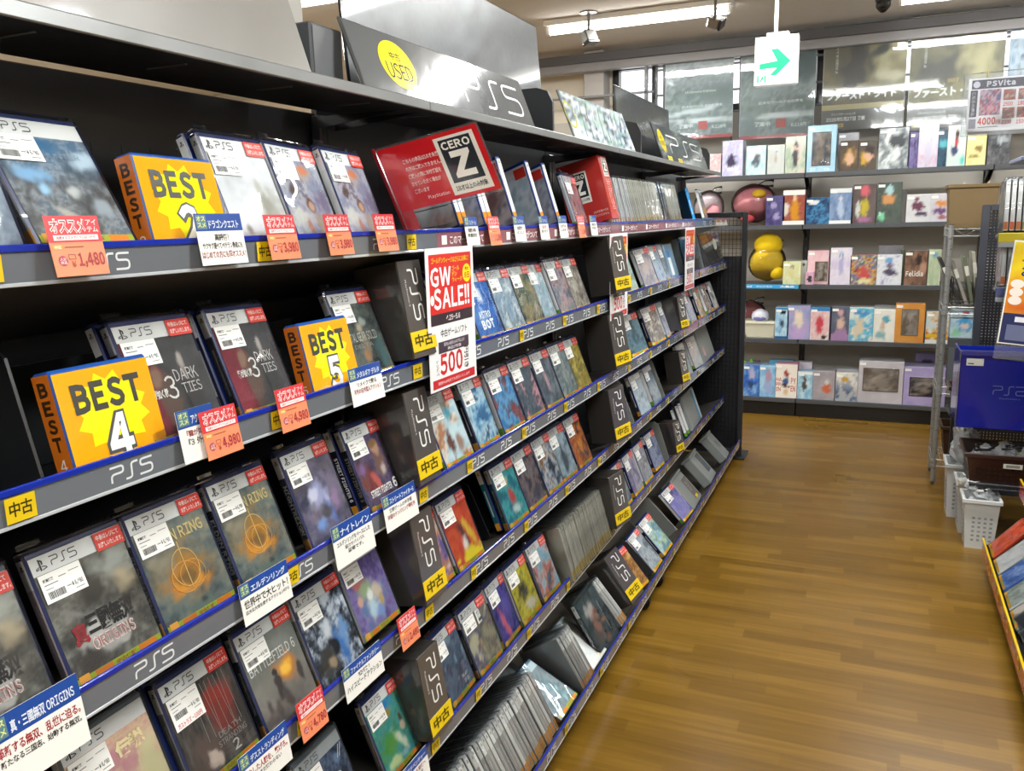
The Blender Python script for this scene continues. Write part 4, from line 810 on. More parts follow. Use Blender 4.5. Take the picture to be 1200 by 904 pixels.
# lying and leaning cases on the bottom shelf
fn = paint('39474a 46565a 2f3c3e'.split(), 44, (2, 2), blobs=[(.4, .72, .24, .18, 'b9b4ae', .6), (.5, .62, .13, .14, 'a87f6c', .5), (.56, .64, .06, .05, '8a4f48', .6), (.4, .4, .16, .26, '9a7060', .6, .3), (.7, .42, .16, .06, 'a5785f', .6, -.2), (.25, .3, .18, .26, '5f5450', .7), (.6, .12, .16, .1, '8f6a5e', .6)])
cov = cover(fn, None, False, n=(26, 30), texts=(('REPLICANT', .1, .03, .006, .09, 'b8bcb8', 0, 1),))
M = front(6, 2.25, 30, 0, .004) @ Matrix.Diagonal((1.35, 1, 1.12, 1)); case(M, 'large dark green case with a white-haired portrait on the bottom shelf', '', cov, SPN['black'], False, False, True, '22302f')
M = place(XF(6)-.01, 1.89, ROWZ[6]-.004, 90, 62, 0); case(M, 'case lying nearly flat with a pale blue label at the end of the filed row', '', cover(paint('7f8a90 98a4a8 6a7a80 a8d0d8'.split(), 51), 'c4d4d8', True, n=(12, 14)), SPN['grey'], False, False, True, '5f7f9c')
M = place(XF(6)-.14, 1.96, ROWZ[6]-.05, 90, 60, 0); case(M, 'frosted case lying nearly flat left of the few filed cases', '', cover(paint('79807f 8c918f 6c7374'.split(), 52), None, False, n=(12, 14)), SPN['grey'], False, False, True, '7a8284')
M = place(XF(6)-.008, 2.16, ROWZ[6]-.004, 90, 60, 0); case(M, 'white case with an orange corner lying in front of the white-haired portrait', '', cover(paint('d8d8d4 e2e2de c8ccd0'.split(), 53, blobs=((.8, .25, .16, .18, 'cf7a3a', .5), (.7, .12, .1, .1, 'd8b040', .6))), None, False, n=(12, 14)), SPN['grey'], False, False, True, 'a8b4bc')
# grey frosted boxes at the far end of the bottom shelf
for k, (px, w, d) in enumerate(((806, .26, 'first grey frosted box of the three at the end of the bottom shelf'), (836, .22, 'middle grey frosted box with a dark label at the bottom shelf end'), (854, .16, 'last grey frosted box with a small dark logo by the end post'))):
    y = RY(6, px) if k else 3.78; y = (3.68, 4.1, 4.56)[k]
    M = place(XF(6)-.012, y, ROWZ[6]-.0145, 90, 44, 5)
    b = MB(); b.box(0, w, 0, .05, 0, .16, 'b0b4b1', 'frost', .004); t = b.build('frosted_box', None, M); tag(t, d, 'storage box', 'grey frosted boxes')
    b = MB()
    if k == 0: b.rect(w*.55, .02, w*.95, .13, -.0008, '59534f', 'print'); logo(b, w*.62, .06, .03, .05, -.0012, 'c9c9c4', .002, 1); b.rect(w*.6, .02, w*.8, .034, -.0012, YEL)
    if k == 1: b.rect(w*.5, .04, w*.9, .15, -.0008, '3c4149', 'print')
    if k == 2: logo(b, w*.35, .07, .05, .04, -.0008, '3a3f44', .004)
    b.build('box_label', t)
    b = MB(); b.box(-.004, w+.004, -.004, .054, .16, .172, 'b9bdba', 'frost', .003); b.build('lid', t)
# frosted blocks near the end of the fifth and fourth shelves
for r, y, w, d in ((5, 4.12, .34, 'frosted block of empty cases on the fifth shelf with a blue strip at its end'), (4, 4.42, .4, 'wide frosted block of empty cases at the end of the fourth shelf')):
    M = place(XF(r)-.012, y, ROWZ[r]-.0145, 90, 20, 3); b = MB(); b.box(0, w, 0, .06, 0, .18, 'c0c3be', 'frost', .003)
    t = b.build('empty_case_block', None, M); tag(t, d, 'game case')
    b = MB()
    for q in range(int(w/.03)): b.rect(.005+q*.03, .004, .006+q*.03, .176, -.0006, '848883', 'print')
    if r == 5: b.rect(w-.09, .006, w-.05, .17, -.0008, '4a8fb8', 'print'); b.rect(w-.045, .006, w-.01, .17, -.0008, 'c2c6c2', 'print')
    else: b.rect(.04, .03, .1, .08, -.0008, 'c9a4a4', 'print')
    b.build('block_edges', t)
for k, (y, c) in enumerate(((3.9, '3f74b0'), (4.0, 'b0403a'), (4.06, 'd4d8dc'))):
    M = front(5, y, 20, 12, .0); case(M, ('blue', 'red', 'white')[k]+' leaning case just past the small divider box on the fifth shelf', '', cover(paint([c, '9aa4ac', '54657c'], 80+k, con=2), None, False, n=(8, 10)), SPN['white'], False, False, False)
# clear plates and a blue box behind the farthest sale sheet
M = place(-.812, 3.62, ROWZ[2]-.0145, 90, 17, 0)
b = MB(); b.box(0, .15, 0, .03, 0, .16, '6c8598', 'plastic', .002); t = b.build('boxed_accessory', None, M); tag(t, 'grey box with a small blue label left of the farthest sale sheet', 'box'); b = MB(); b.rect(.02, .05, .07, .13, -.0007, '2f74b4'); b.rect(.02, .02, .07, .1, -.0009, 'd8e0e4'); b.build('box_label', t)
for k, (y, w) in enumerate(((3.88, .4), (4.33, .58))):
    M = place(-.805, y, ROWZ[2]-.004, 90, 14, 0); b = MB(); b.box(0, w, 0, .004, 0, .172, '9fb0b8', 'acrylic', .001); t = b.build('clear_plate', None, M)
    tag(t, ('clear acrylic plate behind the farthest sale sheet', 'last clear acrylic plate, with a pale oval, at the end of the second shelf')[k], 'display plate')
    b = MB(); b.box(.004, w-.004, .008, .04, .004, .168, ('a4b0b4', '9aa8ac')[k], 'frost', .002); b.build('frosted_backing', t)
    if k: b = MB(); b.poly([(.4+.05*math.cos(i*math.pi/12), -.0008, .11+.032*math.sin(i*math.pi/12)) for i in range(24)], 'aeb4a4'); b.build('oval_mark', t)
# blue spined case and white one at the end of the top shelf
M = front(1, 4.12, 16, 28, .0); case(M, 'blue-spined case leaning at the far end of the top shelf', '', cover(paint('c9d0d2 a8b4ba 8f98a0'.split(), 91), None, False, n=(10, 12)), spine('2f8fd0', '3a9ad8', '2f8fd0'), False, False, False, '2f8fd0')
M = front(1, 4.36, 16, 4, .0); case(M, 'grey and white patterned case last on the top shelf', '', cover(paint('d0d4d4 a8b0b2 7f888c c89a7a'.split(), 92, con=2), None, False, n=(12, 14)), SPN['white'], False, False, False)
# things on the top boards -------------------------------------------------
M = Matrix.Translation((0, 0, 0))
b = MB().mat('metal')   # long plain grey fascia board, bent back at its end
y0, y1 = .15, 1.155
b.mesh([(-.835, y0, 1.655), (-.835, y1, 1.655), (-.90, y1, 1.86), (-.90, y0, 1.86), (-.845, y0, 1.655), (-.845, y1, 1.655), (-.91, y1, 1.86), (-.91, y0, 1.86)],
       [(0, 1, 2, 3), (7, 6, 5, 4), (1, 5, 6, 2), (0, 3, 7, 4), (3, 2, 6, 7), (0, 4, 5, 1)], '7f7b76', 'paintmetal')
t = b.build('fascia_board'); tag(t, 'plain brushed grey metal fascia board standing on the left of the top shelf', 'sign board')
b = MB().mat('paintmetal'); b.mesh([(-.836, y1, 1.655), (-.95, y1+.06, 1.655), (-.97, y1+.05, 1.78), (-.895, y1, 1.845), (-.84, y1+.004, 1.655), (-.95, y1+.066, 1.655), (-.97, y1+.056, 1.78), (-.899, y1+.004, 1.845)],
       [(0, 3, 2, 1), (4, 5, 6, 7), (0, 1, 5, 4), (1, 2, 6, 5), (2, 3, 7, 6), (3, 0, 4, 7)], '6b6d6f'); b.build('end_bracket', t)
b = MB(); b.box(-1.0, -.87, 1.2, 1.29, 1.6525, 1.76, '55575a', 'paintmetal', .003); t = b.build('blank_box'); tag(t, 'dark grey blank box between the fascia board and the used-games sign', 'box'); b = MB(); b.box(-.8695, -.8685, 1.205, 1.285, 1.66, 1.755, '66686b', 'paintmetal', .0004); b.build('front_panel', t)
b = MB(); Mx = Matrix.Translation((-1.03, 1.2, 1.7605)) @ Matrix.Rotation(R(78), 4, 'Z'); b.at(Mx); b.box(0, .16, 0, .07, 0, .08, '5a5c5f', 'print', .002); t = b.build('console_box'); tag(t, 'small grey console box lying upside down above the blank box', 'box')
b = MB().at(Mx); b.rect(.0, .0, .075, .08, -.0008, '77797c'); b.text('retro', .01, .035, .05, .014, -.0012, 'c9cacb', .01); b.rect(.078, .002, .158, .078, -.0008, 'a8a49e'); b.text('retro', .095, .03, .04, .02, -.0014, '7a2f30', .04); b.build('box_print', t)
def sign(y0, y1, z0, z1, x0, x1, name, desc, col, kf, th=.006):
    # board leaning back: bottom edge at x0, top edge at x1
    L = math.hypot(z1-z0, x1-x0); til = math.degrees(math.atan2(x0-x1, z1-z0)); M = place(x0, y0, z0, 90, til, 0)
    b = MB(); b.box(0, y1-y0, 0, th, 0, L, col, 'gloss', .002); t = b.build(name, None, M); tag(t, desc, 'sign board')
    b = MB(); kf(b, y1-y0, L); b.build('board_print', t)
    for s in (.08, .92): b = MB(); b.box((y1-y0)*s-.015, (y1-y0)*s+.015, -.008, th+.06, -.0005, .003, col, 'acrylic', .0006); b.build('stand', t, Matrix.Rotation(R(til), 4, 'X') @ Matrix.Translation((0, .012, .0)))
    return t
def k_used(b, w, h):
    b.rect(.004, .004, w-.004, h-.004, -.0006, '5c5f62', 'gloss'); cx, cz = .12*w/.78+.03, h*.5
    b.poly([(cx+.062*math.cos(i*math.pi/18), -.001, cz+.047*math.sin(i*math.pi/18)) for i in range(36)], 'ecdc1e', 'gloss'); b.text('中古', cx-.02, cz+.008, .036, .016, -.0014, '3a3a34', .0, 'gloss'); b.text('USED', cx-.045, cz-.03, .088, .032, -.0014, '33342e', .0, 'gloss')
    logo(b, w*.52, h*.2, w*.42, h*.55, -.0012, 'e2e3e4', .006)
sign(1.268, 2.05, 1.6605, 1.78, -.815, -.86, 'used_sign', 'wide dark grey glossy sign with a yellow used disc and white game letters', '4b4e50', k_used)
def k_dark(b, w, h): b.art(.004, .004, w-.004, h-.004, -.0006, paint('2f3236 45494e 3a3e43 565a60 2a2c30'.split(), 60, (3, 2), con=2), 20, 10, 'print')
sign(1.40, 2.42, 1.6535, 1.99, -.93, -.955, 'display_board', 'tall dark smoky board standing behind the used-games sign', '26282b', k_dark)
def k_comic(b, w, h):
    b.art(.003, .003, w-.003, h-.003, -.0006, paint('c9d4d8 7fae9a d8dce4 5a6a6c 9fb0d0 e8ecec'.split(), 61, (4, 3), con=2.6), 26, 12, 'gloss')
    for k in range(9): x = .06+k*(w-.1)/9; b.stroke([(x, h*.1), (x+.03, h*.5+.03*(k % 3)), (x+.012, h*.55), (x+.05, h*.9)], .004, -.001, ('f4f4f0', '2f8f5a', '3b4448')[k % 3], 'gloss')
    b.stroke([(.03+.04*math.cos(a*.3), h*.5+.04*math.sin(a*.3)) for a in range(22)], .006, -.0012, 'c8c832', 'gloss')
sign(2.36, 3.02, 1.6605, 1.80, -.815, -.87, 'comic_sign', 'green and white comic-patterned sign in the middle of the top shelf', '7a8284', k_comic)
def k_dusk(b, w, h):
    b.art(.003, .003, w-.003, h-.003, -.0006, paint('3c3f42 55585a 2f3234 8a8c88'.split(), 62, (4, 3), con=2), 20, 12, 'gloss')
    b.poly([(.09+.05*math.cos(i*math.pi/12), -.001, h*.55+.05*math.sin(i*math.pi/12)) for i in range(24)], 'c8b42a', 'gloss'); b.text('中古', .07, h*.55+.005, .03, .014, -.0014, '3a3a30', 0, 'gloss'); b.text('USED', .055, h*.55-.022, .07, .02, -.0014, '3a3a30', 0, 'gloss'); logo(b, .2, h*.25, w-.3, h*.5, -.0012, 'd8d8d6', .006)
    for k in range(2): b.rect(.1+k*.2, .004, .18+k*.2, .022, -.0012, 'c9b52c'); b.text('中古', .115+k*.2, .007, .05, .012, -.0015, '3a3208', .01)
sign(3.44, 4.42, 1.6605, 1.81, -.815, -.87, 'dark_sign', 'far dark sign with a yellow disc, near the end of the top shelf', '3a3c3e', k_dusk)
def k_plain(b, w, h): b.rect(.004, .004, w-.004, h-.004, -.0006, '34373a', 'gloss')
sign(3.2, 4.1, 1.6535, 1.93, -.93, -.95, 'smoke_board', 'black glass board standing behind the far dark sign', '2a2d30', k_plain)
for k, (y, d) in enumerate(((2.2, 'black rounded divider between the used sign and the comic sign'), (3.12, 'black rounded divider right of the comic sign'), (4.5, 'black rounded divider at the far end of the top shelf'))):
    b = MB().mat('plastic'); b.at(Matrix.Translation((-.99, y, 1.6525))); pts = [(0, 0), (.165, 0), (.165, .09), (.15, .12), (.12, .13), (0, .13)]; b.prism(pts, 0, .012, '2b2d30'); t = b.build('top_divider'); tag(t, d, 'shelf divider', 'black top dividers')
    b = MB(); b.box(0, .16, .012, .06, 0, .003, '2b2d30', 'plastic', .001); b.build('plate_foot', t, Matrix.Translation((-.99, y, 1.6525)))
# grey trays at the back of the second shelf
b = MB(); b.box(-1.04, -.93, .2, 1.3, 1.113, 1.119, '33363a', 'plastic', .001); b.box(-1.04, -1.03, .2, 1.3, 1.119, 1.26, '3b3f43', 'plastic', .002); t = b.build('back_tray'); tag(t, 'dark grey tray with a raised back behind the yellow number 4 card', 'tray')
b = MB(); b.box(-.9305, -.928, .2, 1.3, 1.119, 1.126, '3b3f43', 'plastic', .0008); b.build('tray_lip', t)
# ------------------------------------------------------------------ shelving along the back wall
YS, YW = 6.15, 6.52      # shelf front, uprights
BZ = {5: 1.702, 4: 1.356, 3: .944, 2: .558, 1: .130}
BN = {5: 'the uppermost back shelf', 4: 'the second back shelf from the top', 3: 'the middle back shelf', 2: 'the back shelf above the lowest', 1: 'the lowest back shelf'}
posts = [-1.62, -.485, .64, 1.4]
for i in range(3):
    x0, x1 = posts[i], posts[i+1]
    t = empty('wall_shelving', Matrix.Translation((x0, YW, 0)), ['left back-wall shelving bay, half hidden by the long shelving', 'middle back-wall shelving bay holding most of the figure boxes', 'right back-wall shelving bay behind the chrome wire rack'][i], 'shelving', 'back wall shelving bays'); inv = Matrix.Translation((-x0, -YW, 0))
    for x in ((x0, x1) if i == 2 else (x0,)):
        b = MB().mat('paintmetal'); b.box(x-.02, x+.02, YW, YW+.03, .0, 2.6, '1d1d20', c=.003)
        for q in range(30): b.box(x-.004, x+.004, YW-.0006, YW, .12+q*.08, .15+q*.08, '48484a', c=.0002)
        b.build('upright', t, inv)
    for k, z in BZ.items():
        b = MB().mat('paintmetal'); b.box(x0+.003, x1-.003, YS, YW-.002, z-.022, z, '3f4043', c=.003); b.box(x0+.003, x1-.003, YS-.004, YS+.002, z-.03, z+.002, '4a4c50', c=.002); sh = b.build('shelf', t, inv)
        if k > 1:
            for x in (x0+.012, x1-.012):
                b = MB().mat('paintmetal'); b.mesh([(x-.003, YW, z-.022), (x-.003, YS+.12, z-.022), (x-.003, YW, z-.1), (x+.003, YW, z-.022), (x+.003, YS+.12, z-.022), (x+.003, YW, z-.1)], [(0, 2, 1), (3, 4, 5), (0, 1, 4, 3), (1, 2, 5, 4), (2, 0, 3, 5)], '1d1d20'); b.build('shelf_bracket', sh)
    b = MB().mat('paintmetal'); b.box(x0+.003, x1-.003, YS+.02, YS+.035, .0, .098, '0e0e10', c=.003); b.build('kick_plate', t, inv)
b = MB(); b.box(-1.0, -.497, YS-.0075, YS-.0045, .918, .946, '2f9fd8', 'print', .0005); t = b.build('shelf_strip'); tag(t, 'blue price strip along the front of the middle back shelf', 'shelf strip')
b = MB(); b.text('SALE', -.86, .926, .05, .012, YS-.0079, 'e8f2f8', .03); b.text('ぬいぐるみ', -.78, .926, .11, .012, YS-.0079, 'e8f2f8', .02); b.text('大集合', -.62, .924, .1, .016, YS-.0079, 'e8f2f8', .03); b.build('strip_text', t)
# grey beams of the fixture across the top
b = MB().mat('paintmetal'); b.box(-2.74, 1.4, 6.38, 6.44, 2.6, 2.665, '5a5b61', c=.004); b.box(-2.74, 1.4, 6.375, 6.44, 2.535, 2.598, '8b8b8f', c=.004); t = b.build('top_beam'); tag(t, 'long grey double beam running under the ceiling along the back wall', 'beam')
for x in (-2.7, 1.38): b = MB().mat('paintmetal'); b.box(x-.02, x+.02, 6.44, YB-.001, 2.56, 2.62, '6a6b70', c=.003); b.build('beam_bracket', t)
b = MB().mat('paintmetal'); b.box(-2.74, -1.6, 6.40, 6.42, 2.345, 2.362, '77787c', c=.003); t = b.build('cross_bar'); tag(t, 'thin grey bar crossing in front of the leftmost window', 'bar')
for x in (-2.72, -1.655): b = MB().mat('paintmetal'); b.box(x-.012, x+.012, 6.40, 6.43, 2.0, 2.534, '6f7075', c=.002); b.build('bar_post', t)
# poster uprights
for k, px in enumerate((774, 863, 960, 1064, 1178)):
    x = atY(px, 100, 6.46).x; b = MB().mat('paintmetal'); b.box(x-.036, x-.022, 6.445, 6.475, 1.73, 2.6, '47484d', c=.002); b.box(x+.022, x+.036, 6.445, 6.475, 1.73, 2.6, '47484d', c=.002); t = b.build('poster_rail'); tag(t, 'dark grey double upright %s' % ('left of the first storm-cloud poster', 'between the two landscape posters', 'left of the first golden poster', 'between the two golden posters', 'right of the second golden poster')[k], 'upright', 'uprights between the posters')
    for z in (1.95, 2.17, 2.32, 2.5): b = MB().mat('paintmetal'); b.box(x-.022, x+.022, 6.45, 6.47, z, z+.014, '55565b', c=.002); b.build('rung', t)
# posters
def poster(p0, p1, desc, fn, extra, red=False):
    a = atY(p0[0], p0[1], 6.41); c = atY(p1[0], p1[1], 6.41); w, h = c.x-a.x, a.z-c.z
    M = Matrix.Translation((a.x, 6.415, c.z)); b = MB(); b.box(0, w, 0, .002, 0, h, 'e0e0e0', 'gloss', .0004); t = b.build('poster', None, M); tag(t, desc, 'poster', 'game posters on the back wall')
    b = MB(); b.art(0.002, .002, w-.002, h-.002, -.0006, fn, 30, 38, 'print'); extra(b, w, h); b.build('poster_print', t)
    b = MB(); b.box(-.004, w+.004, -.002, .003, h-.003, h+.006, '4a4b50', 'plastic', .001); b.build('poster_hanger', t)
    b = MB(); b.box(.0, w, -.004, -.003, 0, h, 'fff', 'acrylic', .0004); b.build('poster_cover', t)
def land(b, w, h):
    b.rect(.0, .0, w, h*.035, -.001, 'b8434a', 'gloss'); b.rect(w*.03, h*.93, w*.16, h*.99, -.001, 'c63a3c', 'gloss'); b.text('#2', w*.05, h*.94, w*.08, h*.04, -.0014, 'f0dcdc', .03, 'gloss')
    b.text('Ultimate Edition', w*.3, h*.5, w*.45, h*.03, -.001, 'dfe8e6', .02, 'gloss'); b.text('広大なワールドの世界を', w*.25, h*.34, w*.6, h*.032, -.001, 'f2f4f4', .02, 'gloss'); b.text('発売中', w*.2, h*.12, w*.22, h*.05, -.001, 'e8f0ee', .03, 'gloss'); b.rect(w*.5, h*.1, w*.63, h*.19, -.001, 'c9504c', 'gloss'); b.text('8,118円', w*.7, h*.1, w*.2, h*.04, -.001, 'e8f0ee', .02, 'gloss')
fl = paint('6a8084 a8b6b8 44605a ccd4d4 788c94'.split(), 63, (2.2, 3), con=2, grad=('a8b4b8', 'd8dde0', 'c2caca', '5f736c', '8a9a94', '70807c', '4c5654'), k=.45, blobs=[(.4, .72, .22, .1, '8d8a90', .8), (.5, .5, .5, .04, '6a8378', .8), (.5, .2, .6, .04, 'e8eeee', .7), (.4, .3, .6, .03, 'e0e8e8', .7, .1)])
poster((780, 58), (858, 160), 'storm-cloud landscape poster, leftmost on the back wall', fl, land)
fl2 = paint('7f9092 a8b4b2 5c7268 c2cccc 4f6a64'.split(), 64, (2.2, 3), con=2, grad=('b8a8a0', 'a8b0ac', '4f6a68', 'b0bcbc', '7a8a80', '70807c', '4c5654'), k=.45, blobs=[(.9, .75, .25, .3, '3f6468', .8), (.5, .22, .6, .04, 'e4eaea', .7)])
poster((869, 46), (953, 159), 'green landscape poster half hidden by the exit sign', fl2, land)
def gold(b, w, h):
    b.rect(w*.04, h*.9, w*.11, h*.95, -.001, 'c4413c', 'gloss'); psmark(b, w*.14, h*.9, h*.05, -.001, 'e8e4d8'); logo(b, w*.2, h*.91, w*.12, h*.03, -.001, 'e8e4d8', .003)
    b.text('すべてを超越せよ', w*.15, h*.55, w*.035, h*.3, -.001, 'e8e4d8', .02, 'gloss', 1)
    b.text('007', w*.42, h*.41, w*.12, h*.035, -.001, 'd8b870', .02, 'gloss'); b.text('ファースト・ライト', w*.06, h*.29, w*.84, h*.085, -.001, 'f6f4ec', .05, 'gloss')
    b.rect(.0, h*.2, w, h*.25, -.001, 'c2b06a', 'gloss'); b.rect(0, 0, w, h*.2, -.0009, '4a4840', 'gloss'); b.text('プレイステーション5', w*.12, h*.145, w*.3, h*.025, -.0013, 'e6e4dc', .01, 'gloss'); b.text('2026年5月27日 発売', w*.06, h*.085, w*.48, h*.045, -.0013, 'f4f2ea', .03, 'gloss'); b.rect(w*.06, h*.03, w*.28, h*.065, -.0013, 'd2b860', 'gloss'); b.text('予約受付中', w*.08, h*.035, w*.18, h*.022, -.0016, '4a4028', .02, 'gloss')
fg = paint('5a5238 857848 a08f58 3c382c'.split(), 65, (1.6, 2), con=1.4, grad=('6f6642', '8c7d48', 'a2945e', '6f6646', '4a4436', '3a362c'), k=.45, blobs=[(.8, .75, .3, .3, 'd2c694', .9), (.85, .5, .3, .08, 'e6dcb8', .8), (.2, .75, .35, .4, '6c6448', .9), (.42, .62, .2, .34, '35322a', .55), (.4, .5, .26, .22, '3a372e', .6), (.68, .74, .2, .06, '3f3b30', .6, .35)])
poster((967, 33), (1058, 148), 'golden poster with white title shown whole, on the back wall', fg, gold)
fg2 = paint('625d48 8c845c aaa078 45413a'.split(), 66, (1.6, 2), con=1.6, grad=('c8c0a0', '8f8662', '726a4c', 'a89c6c', '555040', '3a362c'), k=.45, blobs=[(.35, .5, .5, .2, '4a4639', .7), (.42, .8, .14, .12, '55503f', .6), (.75, .6, .3, .3, 'd2c694', .9)])
poster((1070, 20), (1171, 148), 'golden poster with a wavy glare, overlapped by the hanging price sheet', fg2, gold)
poster((1187, 14), (1240, 150), 'pale blue poster cut by the right edge', paint('4a6a94 a8c0d8 d8e4ec 3a4f78'.split(), 67, (2, 2), con=2), lambda b, w, h: None)
# ------------------------------------------------------------------ figure boxes
def fig(px0, py0, px1, row, desc, pal, blobs=(), col=None, win=None, dep=.13, n=0, txt=(), band=None, cat='figure box', label=None, grad=None, dz=0, price=True):
    z = BZ[row]+dz; yf = YS+.012+n
    a = atY(px0, py0, yf); c = atY(px1, py0, yf); cm = atY((px0+px1)/2, py0, yf)
    w, h = c.x-a.x, cm.z-z
    pal = pal.split(); side = col or pal[0]
    M = Matrix.Translation((a.x, yf, z+.0005)); b = MB(); b.box(0, w, 0, dep, 0, h, side, 'print', .0015); t = b.build('figure_box', None, M); L = desc+' on '+BN[row]; tag(t, L if len(L.split()) <= 16 else desc+', '+BN[row].replace('the ', '').replace('back shelf above the lowest', 'second lowest shelf').replace('second back shelf from the top', 'second highest shelf').replace('back ', ''), cat)
    b = MB(); fn = paint(pal, px0*.37+row, (2.4, 2.4), con=1.7, blobs=blobs, grad=grad, k=.5); b.art(.0015, .0015, w-.0015, h-.0015, -.0008, fn, 14, 18, 'gloss')
    if band:
        for z0, z1, cc in band: b.rect(.0015, h*z0, w-.0015, h*z1, -.0012, cc, 'gloss')
    for s, x, y, ww, hh, cc in txt: b.text(s, w*x, h*y, w*ww, h*hh, -.0016, cc, .02, 'gloss')
    b.build('front_print', t)
    if win:
        x0, z0, x1, z1, wc = win; b = MB()
        b.box(w*x0, w*x1, -.0018, -.0012, h*z0, h*z1, wc, 'gloss', .0003); b.art(w*(x0+.02), h*(z0+.02), w*(x1-.02), h*(z1-.02), -.0022, paint([wc, wc, 'a89a90', 'd8c8bc'], px0, (2, 2), blobs=((.5, .3, .22, .3, 'b9a89c', .6), (.5, .68, .16, .14, 'd0bcae', .5)), con=1.2), 10, 12, 'gloss')
        b.box(w*x0, w*x1, -.0034, -.003, h*z0, h*z1, 'fff', 'sleeve', .0002); b.build('window', t)
    if price: b = MB(); b.box(.005, min(.045, w*.45), -.003, -.0024, h-.03, h-.012, 'ecebe6', 'print', .0001); b.build('price_sticker', t)
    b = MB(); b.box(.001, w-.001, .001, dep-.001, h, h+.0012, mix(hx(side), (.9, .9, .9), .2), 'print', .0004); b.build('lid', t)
    return t
def P(cx, s, c1, c2, c3, top=.78):   # a plain standing figure made of soft blots: dress, face, hair
    return ((cx, top-.42*s, .2*s, .4*s, c1, .5), (cx, top-.02, .15*s, .14*s, c3, .45), (cx, top-.06, .085*s, .085*s, c2, .4))
# uppermost shelf
fig(822, 181, 845, 5, 'pale box with a rose stripe beside the dark sign', 'c8d4dc d8a0a0 e0e4e6', price=False)
fig(847, 165, 871, 5, 'lilac box with a dark purple figure, leftmost tall one', 'c8c4dc b0aed0 d8d4e4', ((.45, .42, .32, .22, '3f3a54', .4),))
fig(875, 171, 898, 5, 'light blue box with a grey smoky figure', 'a8d0dc c4e2e6 dce8e0', ((.5, .5, .3, .28, '5a6470', .6),))
fig(900, 170, 920, 5, 'white box with a small blue-haired figure', 'ccd0cc c2c8c4', P(.5, .6, 'b8a89c', 'e0c4b0', '5f94c0'))
fig(921, 160, 945, 5, 'green and pink box with a black-haired figure', '9ab09a c0c8b8 d8c0b8', P(.5, .9, '46464c', 'c9a48c', '2c2c30'))
fig(947, 147, 981, 5, 'big sky-blue box with a window of white shapes', '9fc8e0 b4d8ea', (), '8fbcd8', (.17, .14, .83, .86, '5f6c80'), txt=(('20', .12, .03, .2, .07, 'e8f2f6'), ('th', .6, .03, .2, .07, 'e8f2f6')))
fig(983, 156, 1007, 5, 'grey-topped box standing behind the brown box', '9a9aa0 b4b4b8', n=.1, dep=.08)
fig(985, 165, 1007, 5, 'dark brown box with a golden-haired face', '4a423c 5c5046', ((.5, .45, .42, .38, 'b08a50', .5), (.55, .4, .28, .26, 'cfa88c', .4)))
fig(1008, 165, 1028, 5, 'dark box with an orange and peach face', '4c4640 60584e', ((.3, .4, .3, .3, 'c9a040', .6), (.55, .5, .28, .26, 'd0a890', .4), (.6, .7, .35, .2, '3a3436', .5)))
fig(1031, 150, 1066, 5, 'wide silver box with white lightning shapes', '5f666c 8a9296 c8d0d2 e0e4e4', ((.62, .7, .3, .22, '3c4248', .4),))
fig(1067, 155, 1080, 5, 'purple box left of the white-haired one', '5f548c 8a80b4 4a4070', n=.03, dep=.1)
fig(1078, 147, 1101, 5, 'white and pink box with a white-haired figure', 'c4c0d0 ccc8d6 c4a8bc', P(.5, .9, 'c0bcd0', 'e4cfc4', 'eceaf0'))
fig(1099, 152, 1116, 5, 'dark teal box with a turquoise patch', '2f4a60 3f6478 26384c', ((.5, .62, .4, .16, '5fb8c4', .5),), n=.03, dep=.1)
fig(1112, 147, 1134, 5, 'white box with a girl in red and navy', 'cfcfcd c2d4d0', ((.4, .4, .24, .16, '3a4468', .5), (.5, .6, .14, .14, 'b04048', .5), (.5, .8, .12, .14, '3c2c2c', .4), (.85, .15, .2, .16, '5fc0b8', .6)))
fig(1134, 158, 1157, 5, 'pale yellow box with a brown creature', 'd8cc90 e0d6a0', ((.62, .55, .26, .16, '8a7448', .5), (.4, .3, .36, .05, '9a8a58', .5)))
fig(1159, 152, 1186, 5, 'smoky dark box right of the yellow one', '3f4248 5a5c60 76787a', ((.6, .7, .3, .2, 'a8b0b4', .8),), price=False)
# second from the top
fig(898, 230, 920, 4, 'purple box with pale rings beside the pink plush', '3f3a64 5a5480 4a4470', ((.4, .7, .2, .14, '9a90b8', .4), (.6, .3, .2, .16, '9a90b8', .4)), dep=.05)
fig(918, 223, 944, 4, 'white-banded box with an orange-suited figure', '8a4a40 a05a48 7a3f3a', ((.55, .42, .24, .4, 'c88a28', .4), (.55, .8, .1, .13, 'd8b090', .3), (.16, .45, .16, .25, 'd0c8c0', .5)), band=((.0, .12, 'e6e4de'), (.86, 1, 'e6e4de')))
fig(945, 232, 973, 4, 'low navy box with a cyan pattern', '1c3454 2f5c88 3f86b4 16263c', ((.3, .85, .3, .1, 'd8e0e4', .3),))
fig(973, 221, 999, 4, 'steel blue box with a pale figure and white bands', '5c7098 7088ac 8098b8', P(.5, .9, 'a8b8d0', 'c8ccd8', '7a8cb0'), band=((.0, .1, 'e0e2e2'), (.88, 1, 'd8dcde')))
fig(1001, 216, 1028, 4, 'dark brown box with a red-haired figure in yellow', '544848 64585a', ((.5, .4, .22, .28, 'b8a838', .4), (.22, .4, .12, .3, 'c8c8c4', .5), (.5, .84, .26, .18, 'c8606c', .5), (.5, .1, .5, .08, 'a06a90', .6)))
fig(1029, 214, 1058, 4, 'dark green-grey box with an orange gem figure', '46504c 54605a 3f4844', ((.48, .58, .3, .2, 'c8905c', .5), (.5, .82, .2, .14, 'a8ccd0', .5), (.2, .16, .2, .12, '78c8a0', .6)), txt=(('B', .1, .18, .1, .1, 'c8e8d8'),))
